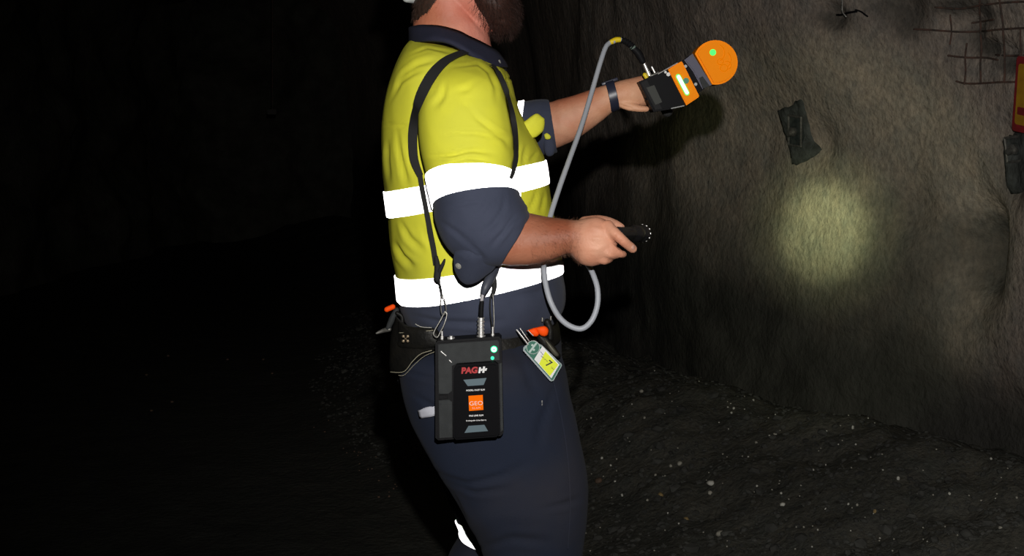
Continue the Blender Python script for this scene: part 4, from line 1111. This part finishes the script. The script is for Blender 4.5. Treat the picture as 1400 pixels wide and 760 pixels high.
b = MB(); b.disc(DL(936.8, 110.8), .0060, -.0125, -.009, 20, .0008); b.build('green_button', mat('dark_green_button', (.0, .06, .03), .3, emis=(0, .25, .1), estr=.35), dev)
b = MB(); b.prism(dpoly([(931, 86), (946, 78), (970, 116), (954, 129)]), .006, .054, .003); b.build('motor_housing', 'blackgloss', dev)
b = MB(); b.prism(dpoly([(935, 82.5), (946.5, 73.5), (973, 116), (960, 122), (947, 98)]), -.006, .052, .0025); b.build('rotating_bracket', 'purple', dev)
b = MB(); b.prism(dpoly([(955, 107), (960, 104.5), (969.5, 117.5), (960.5, 121.5)]), -.0072, -.004, .0008); b.build('bracket_window', 'charcoal', dev)
for q in ((937.5, 90.5), (951.5, 115)):
    b = MB(); b.disc(DL(*q), .0032, .002, .008, 16, .0006); b.build('cap_screw', 'greyp', dev)
# round head with a chord cut off
c = DL(977, 85.8); r = 30.3 * DS
ch0 = DL(947.3, 73.5); ch1 = DL(972.5, 115.5)
aa = math.atan2(ch0[1] - c[1], ch0[0] - c[0]); ab = math.atan2(ch1[1] - c[1], ch1[0] - c[0])
if ab > aa: ab -= 2 * PI
poly = [(c[0] + r * math.cos(aa + (ab - aa) * k / 60), c[1] + r * math.sin(aa + (ab - aa) * k / 60)) for k in range(61)]
b = MB(); b.prism(poly, -.014, .052, .004); head = b.build('round_head', 'dorange', dev)
b = MB(); b.disc(DL(973, 72.4), .0064, -.0150, -.012, 24, .0006); b.build('head_lamp', 'ledg', dev)
# raised letters on the cap, three rounded shapes and arcs
b = MB()
def arc(px, py, rpx, a0, a1, rx=1.0):
    pts = []
    for k in range(21):
        a = math.radians(a0 + (a1 - a0) * k / 20); x, z = DL(px + rpx * rx * math.cos(a), py + rpx * math.sin(a)); pts.append((x, -.0142, z))
    b.tube(pts, .0009, 6, 'round')
arc(983, 85, 4.0, 0, 360); arc(988, 93.5, 4.6, 0, 360, 1.1); arc(977, 73, 12, -60, 60); arc(985, 82, 12.5, -45, 50); arc(992, 90, 5.5, -110, 70)
b.build('raised_logo', 'dorange', dev)
# fittings on the top edge
b = MB(); b.tube([(DL(897, 100)[0], .012, DL(897, 100)[1]), (DL(892.2, 91)[0], .012, DL(892.2, 91)[1])], .0021, 12, 'round'); b.build('toggle_switch', 'silver', dev)
b = MB(); b.tube([(DL(891, 104)[0], .010, DL(891, 104)[1]), (DL(901, 99.5)[0], .010, DL(901, 99.5)[1])], .0035, 12, 'round'); b.build('switch_base', 'steel', dev)
b = MB(); b.tube([(DL(884.5, 106)[0], .008, DL(884.5, 106)[1]), (DL(882, 101.8)[0], .008, DL(882, 101.8)[1])], .0042, 12, 'round'); b.build('yellow_cap', 'yellowp', dev)
b = MB(); b.tube([(DL(900, 101)[0], -.001, DL(900, 101)[1]), (DL(926, 86.2)[0], -.001, DL(926, 86.2)[1])], .0012, 8, 'round'); b.build('bright_edge', 'silver', dev)
b = MB(); b.tube([(DL(918, 148.2)[0], -.001, DL(918, 148.2)[1]), (DL(935, 144.6)[0], -.001, DL(935, 144.6)[1])], .0012, 8, 'round'); b.build('lower_edge', 'greyp', dev)
b = MB(); b.disc(DL(913.3, 101.8), .0040, -.006, 0, 18, .001); b.disc(DL(909.6, 98.8), .0026, -.005, 0, 18, .001); b.build('thumb_screw', mat('pale_nylon', (.6, .6, .58), .4), dev)
b = MB(); b.tube([(DL(888, 133)[0], .01, DL(888, 133)[1]), (DL(888, 133)[0] - .006, .01, DL(888, 133)[1] )], .003, 8, 'round'); b.build('side_nub', 'black', dev)
# grip behind the housing, inside the closed hand
b = MB(); g0 = DL(903, 108); g1 = DL(912, 132)
b.tube([(g0[0] + .004, .058, g0[1]), (g0[0] + .004, .105, g0[1] + .004)], .012, 16, 'round'); b.tube([(g0[0] + .004, .118, g0[1] + .012), (g1[0], .118, g1[1] - .03)], .0125, 20, 'round'); b.build('grip', 'rubber', dev)

# ---- wristband on the far wrist
wb = MB(); rings_mesh(wb, loft_rings([(834.5, 151.5, 827, 114.5, 2.48, .0305), (840, 150, 832.5, 112.5, 2.48, .0305), (845.5, 147.5, 838, 111, 2.48, .0305)], 48, 6, .001, 2.1), False, False)
w_t = thing('wristband', 'dark navy rubber wristband on the far wrist', 'wristband', (0, 0, 0))
o = wb.build('band', 'band', w_t, True, False); md = o.modifiers.new('t', 'SOLIDIFY'); md.thickness = .0032; md.offset = 1
b = MB(); q = P(833, 112, 2.48); b.box(q, (.018, .014, .0035), .002, 2, rot=Matrix.Rotation(-math.radians(20), 4, 'Y')); b.build('wrist_shade', 'band', w_t)  # dark block standing in for the shadow on top of the wrist

# ---- torch
W, _ = hit(WB, 1127, 318)
T0 = P(846, 319, 2.045); td = (W - T0).normalized()
torch = thing('torch', 'black pocket torch held in the near hand, lit', 'torch', T0, td.to_track_quat('Y', 'Z').to_matrix().to_4x4())
def tseg(prof, name, m, n=36):
    b = MB(); b.tube([(0, y, 0) for y, r in prof], [r for y, r in prof], n); return b.build(name, m, torch)
tseg([(-.012, .009), (-.010, .0115), (.02, .0118), (.055, .0118), (.06, .0125), (.064, .0118), (.075, .0118)], 'barrel', 'torchblack')
tseg([(-.018, .006), (-.016, .0085), (-.012, .0085)], 'tail_switch', 'rubber')
tseg([(.075, .0118), (.085, .0135), (.092, .0155), (.118, .0158), (.120, .0150), (.124, .0150), (.126, .0160), (.150, .0162)], 'head', 'torchblack')
b = MB()
for k in range(12):
    a = 2 * PI * k / 12; b.box((.0150 * math.cos(a), .152, .0150 * math.sin(a)), (.0018, .0028, .0018), .0006)
b.build('crenellated_bezel', 'silver', torch)
b = MB(); b.tube([(0, .1495, 0), (0, .1506, 0)], .0138, 32); b.build('lens', 'lens', torch)
sl = bpy.data.lights.new('torch_beam', 'SPOT'); sl.energy = 270; sl.color = (.84, 1.0, .52); sl.spot_size = math.radians(10.2); sl.spot_blend = 1.0; sl.shadow_soft_size = .012
so = bpy.data.objects.new('torch_beam', sl); C.objects.link(so); so.location = T0 + td * .156; so.rotation_euler = td.to_track_quat('-Z', 'Y').to_euler()
sl = bpy.data.lights.new('torch_halo', 'SPOT'); sl.energy = 85; sl.color = (.84, 1.0, .50); sl.spot_size = math.radians(16); sl.spot_blend = 1.0; sl.shadow_soft_size = .012
so = bpy.data.objects.new('torch_halo', sl); C.objects.link(so); so.location = T0 + td * .156; so.rotation_euler = td.to_track_quat('-Z', 'Y').to_euler()
sl = bpy.data.lights.new('torch_spill', 'SPOT'); sl.energy = 20; sl.color = (.88, 1.0, .55); sl.spot_size = math.radians(38); sl.spot_blend = .5; sl.shadow_soft_size = .01
so = bpy.data.objects.new('torch_spill', sl); C.objects.link(so); so.location = T0 + td * .156; so.rotation_euler = td.to_track_quat('-Z', 'Y').to_euler()

# ---- belt, pouch and hanging gear
belt = MB(); rings_mesh(belt, loft_rings([(553, 446, 757, 437, YC, .186), (549, 458, 761, 449, YC, .192), (548, 470, 762, 461, YC, .194)], 96, 4, .002), False, False)
bl = belt.build('belt', 'leather', person, True, False); md = bl.modifiers.new('t', 'SOLIDIFY'); md.thickness = .004; md.offset = 1
LB = bvh_of(bl)
for (x, y) in ((691, 456), (708, 452)):
    q, n = on(LB, x, y, .004); rot = n.to_track_quat('-Y', 'Z').to_matrix().to_4x4()
    mb = MB()
    for sx in (-1, 1): mb.tube([(sx * .006, 0, -.014), (sx * .006, -.002, .014)], .0015, 8, 'round')
    mb.tube([(-.006, 0, .014), (.006, 0, .014)], .0015, 8, 'round'); mb.tube([(-.006, 0, -.014), (.006, 0, -.014)], .0015, 8, 'round')
    for v in mb.v: v[:] = (Matrix.Translation(q) @ rot @ v)[:]
    mb.build('belt_keeper', 'steel', bl)
for x in (640, 665, 725): 
    q, n = on(LB, x, 459, .003); mb = MB(); blob(q, (.003, .002, .003), 0, mb); mb.build('belt_stud', 'silver', bl)

pouch = thing('tool_pouch', 'black leather tool pouch on the belt behind the control box', 'pouch', P(565, 480, 2.07))
o1 = pouch.location.copy()
def leather(poly, name, yf, th, m='leather', sub=5, par=pouch, puff=.004):
    o = cloth_patch(spl(poly + [poly[0]], sub)[:-1], 2.05, name, m, par, th, puff, yf=yf, amp=.0005)
    for v in o.data.vertices: v.co -= o1
    return o
yf = lambda x, y: 2.085 + .0000085 * (x - 600) ** 2 * 1.3
leather([(541, 432), (560, 446), (597, 450), (600, 470), (598, 479), (585, 484), (566, 496), (553, 509), (534, 509), (533, 480), (535, 455)], 'pouch_body', yf, .03)
leather([(544, 437), (556, 446), (594, 452), (597, 474), (548, 475), (545, 460)], 'front_panel', lambda x, y: yf(x, y) - .019, .006)
def pline(pts, r, name, m, dy):
    mb = MB(); mb.tube([P(x, y, yf(x, y) - dy) - o1 for x, y in spl(pts, 6)], r, 6, 'round'); return mb.build(name, m, pouch)
pline([(534, 508.5), (552, 508), (564, 494), (575, 484), (590, 479)], .0007, 'piped_edge', 'stitch', .018)
pline([(545, 513), (553, 512.5), (566, 499), (580, 487), (594, 481)], .0005, 'stitch_line', 'stitch', .012)
pline([(546, 455), (570, 453.5), (592, 451.5)], .0006, 'upper_stitching', 'stitch', .0235)
mb = MB(); mb.tube([P(x, y, 2.062) - o1 for x, y in spl([(568, 443), (576, 447), (590, 448)], 6)], .0009, 8, 'round'); mb.build('wire_loop', 'steel', pouch)
mb = MB()
for sx in (-1, 1):
    for sz in (-1, 1): blob(P(554.5 + sx * 3, 463 + sz * 3.2, 2.066) - o1, (.0026, .0012, .0026), 0, mb)
mb.tube([P(551, 459.5, 2.066) - o1, P(558, 466.5, 2.066) - o1], .0006, 6); mb.tube([P(551, 466.5, 2.066) - o1, P(558, 459.5, 2.066) - o1], .0006, 6)
mb.build('riveted_badge', mat('worn_brass', (.26, .20, .13), .5, metal=.6), pouch)

kn = thing('utility_knife', 'small tool with orange tip clipped at the back of the belt', 'knife', P(538, 440, 2.22))
o2 = kn.location.copy()
def gt(pts, r, name, m, par, org, n=12, sub=5, sq=None):
    mb = MB(); rr = r if not hasattr(r, '__len__') else [a[0] for a in spl([(q,) for q in r], sub)]
    mb.tube([P(*q) - org for q in spl(pts, sub)], rr, n, 'round'); return mb.build(name, m, par)
gt([(529, 423, 2.2), (537, 419.5, 2.2)], .0050, 'orange_tip', 'fluo', kn, o2)
gt([(542, 424, 2.21), (536, 436, 2.21), (531, 448, 2.21)], [.0055, .006, .005], 'handle', 'charcoal', kn, o2)
gt([(532, 450, 2.21), (524, 452, 2.215), (515, 455.5, 2.215)], [.0045, .004, .002], 'hook', 'steel', kn, o2)
gt([(543, 428, 2.2), (550, 434, 2.2), (548, 450, 2.2)], [.004, .004, .005], 'belt_clip', 'leather', kn, o2)

cut = thing('orange_cutter', 'orange-handled safety cutter in its black holder at the front of the belt', 'cutter', P(745, 465, 2.13))
o3 = cut.location.copy()
def cp(poly, name, Y, th, m, puff=.003, par=cut, org=None, sub=4):
    o = cloth_patch(spl(poly + [poly[0]], sub)[:-1], Y, name, m, par, th, puff, amp=0)
    for v in o.data.vertices: v.co -= (org if org is not None else o3)
    return o
cp([(719.5, 452), (727, 449), (732, 448.5), (737, 456), (734, 460), (728, 459)], 'orange_wing', 2.10, .010, 'fluo')
cp([(731, 448), (740, 446), (746, 446), (750, 451), (748.5, 458), (743, 460), (737, 457)], 'orange_handle', 2.10, .014, 'fluo')
cp([(733, 455), (744, 458), (751, 463), (762, 478), (767, 487), (762, 490), (755, 487), (742, 474), (735, 465)], 'holder', 2.115, .018, 'leather')
cp([(744, 463), (750, 467), (761, 480), (764, 486), (759, 487), (750, 477)], 'metal_jaw', 2.10, .006, mat('worn_olive_metal', (.12, .115, .085), .5, metal=.5))
px = gt([(748, 440, 2.12), (752, 450, 2.12), (752, 462, 2.12)], .006, 'belt_loop', 'leather', cut, o3)
for q in ((741.5, 435), (753, 433)): gt([(q[0], q[1], 2.125), (q[0], q[1] + 4, 2.125)], .0018, 'loop_rivet', 'steel', cut, o3)

# ---- identity tag hanging from the belt
TYf = 2.075; TS = TYf / F; ta = math.radians(39.5)
tagt = thing('identity_tag', 'clear plastic tag with yellow card numbered 7 hanging from the belt', 'tag', P(743, 491, TYf), Matrix.Rotation(ta, 4, 'Y') @ Matrix.Identity(4))
def tl(px, py):            # pixel -> tag axes: x along short side (up-right), z along the long side (towards the clip)
    dx, dz = (px - 743) * TS, -(py - 491) * TS
    return (dx * math.cos(ta) - dz * math.sin(ta), dx * math.sin(ta) + dz * math.cos(ta))
def tpoly(p): return [tl(*q) for q in p]
def scal(px, py): return (700 + px / 8.45, 440 + py / 8.45)
rim = [scal(*q) for q in ((128, 330), (130, 300), (150, 275), (300, 250), (345, 268), (575, 490), (575, 510), (480, 680), (455, 688), (440, 680))]
b = MB(); b.prism(tpoly(rim), 0, .0025, .0006); b.build('clear_sleeve', 'clear', tagt)
b = MB(); b.prism(tpoly([scal(*q) for q in ((145, 325), (165, 290), (340, 285), (562, 495), (562, 508), (474, 665), (452, 672))]), -.0008, .001, 0); b.build('backing_card', 'green', tagt)
b = MB(); b.prism(tpoly([scal(*q) for q in ((128, 330), (145, 322), (452, 668), (440, 682))]), -.0018, 0, .0004); b.build('sleeve_rim', mat('pale_rim', (.38, .42, .44), .3), tagt)
b = MB(); b.prism(tpoly([scal(*q) for q in ((350, 278), (548, 492), (455, 650), (256, 430))]), -.0016, -.0004, 0); b.build('white_card', 'white', tagt, False)
b = MB(); b.prism(tpoly([scal(*q) for q in ((385, 338), (534, 493), (436, 624), (312, 482))]), -.0022, -.0012, 0); b.build('yellow_field', 'cardyellow', tagt, False)
x, z = tl(*scal(423, 482)); text_mesh('7', .0165, 'numeral', 'blackprint', tagt, (x, -.0024, z), .0002, bold=.0003, rotz=0)
x, z = tl(*scal(375, 425)); text_mesh('PERSONAL', .0034, 'small_print', 'blackprint', tagt, (x, -.0024, z), .0001)
x, z = tl(*scal(468, 535)); text_mesh('TAG', .0038, 'small_print', 'blackprint', tagt, (x, -.0024, z), .0001)
for k, q in enumerate(((318, 330), (335, 352), (350, 372))):
    x, z = tl(*scal(*q)); b = MB(); b.box((x + .002, -.0018, z), (.0035, .0002, .0004)); b.build('print_line', mat('faint_grey_print', (.35, .35, .36), .6), tagt, False)
x, z = tl(*scal(243, 290)); b = MB(); b.disc((x, z), .0118, -.0040, -.0015, 40, .0004); b.build('badge_rim', mat('pale_badge_rim', (.45, .5, .48), .5), tagt)
b = MB(); b.disc((x, z), .0108, -.0046, -.0035, 40, .0002); b.build('round_badge', 'green', tagt)
b = MB()
def rbar(cx, cz, hw, hh, ang, y0, y1):
    c, s_ = math.cos(ang), math.sin(ang); b.prism([(cx + a * c - d * s_, cz + a * s_ + d * c) for a, d in ((-hw, -hh), (hw, -hh), (hw, hh), (-hw, hh))], y0, y1, 0)
rbar(x, z, .0102, .0017, math.radians(52) + ta - math.radians(0), -.0050, -.0044)
for s_ in (-1, 1):
    b.disc((x + s_ * .0036, z - s_ * .0022), .0020, -.0050, -.0044, 16)
b.build('badge_mark', mat('pale_badge_print', (.42, .52, .48), .6), tagt, False)
b = MB(); q0 = tl(706.5, 451); q1 = tl(722, 470.5); b.tube([(q0[0], -.001, q0[1]), (q1[0], -.004, q1[1])], .0014, 8, 'round')
q2 = tl(711, 449); q3 = tl(723, 466); b.tube([(q2[0], .002, q2[1]), (q3[0], .0, q3[1])], .0009, 8, 'round'); b.build('metal_clip', 'silver', tagt)
b = MB(); q0 = tl(722, 452); q1 = tl(729, 459); b.tube([(q0[0], .002, q0[1]), (q1[0], .0, q1[1])], .0007, 8, 'round'); b.build('wire_clip', 'silver', tagt)

# ================================================================== LIGHT AND CAMERA
fl_ = bpy.data.lights.new('camera_flash', 'SPOT'); fl_.energy = 175; fl_.color = (1.0, .97, .93); fl_.shadow_soft_size = .014
fl_.spot_size = math.radians(82); fl_.spot_blend = .85
fo = bpy.data.objects.new('camera_flash', fl_); C.objects.link(fo); fo.location = (.05, .0, H + .19)
fo.rotation_euler = (V((.52, 3.2, H - .05)) - fo.location).to_track_quat('-Z', 'Y').to_euler()
w = bpy.data.worlds.new('mine_dark'); w.use_nodes = True; bpy.context.scene.world = w
w.node_tree.nodes['Background'].inputs[0].default_value = (.0010, .0012, .0010, 1); w.node_tree.nodes['Background'].inputs[1].default_value = 1.0

cam = bpy.data.cameras.new('camera'); co = bpy.data.objects.new('camera', cam); C.objects.link(co)
co.location = EYE; co.rotation_euler = (PI / 2, 0, 0)
cam.sensor_width = 36; cam.lens = F / 1400 * 36; cam.shift_y = -(380 - HY) / 1400; cam.clip_start = .05
sc = bpy.context.scene; sc.camera = co
sc.view_settings.view_transform = 'Standard'; sc.view_settings.look = 'None'; sc.view_settings.gamma = 1; sc.view_settings.use_curve_mapping = False
sc.view_settings.exposure = 0.0
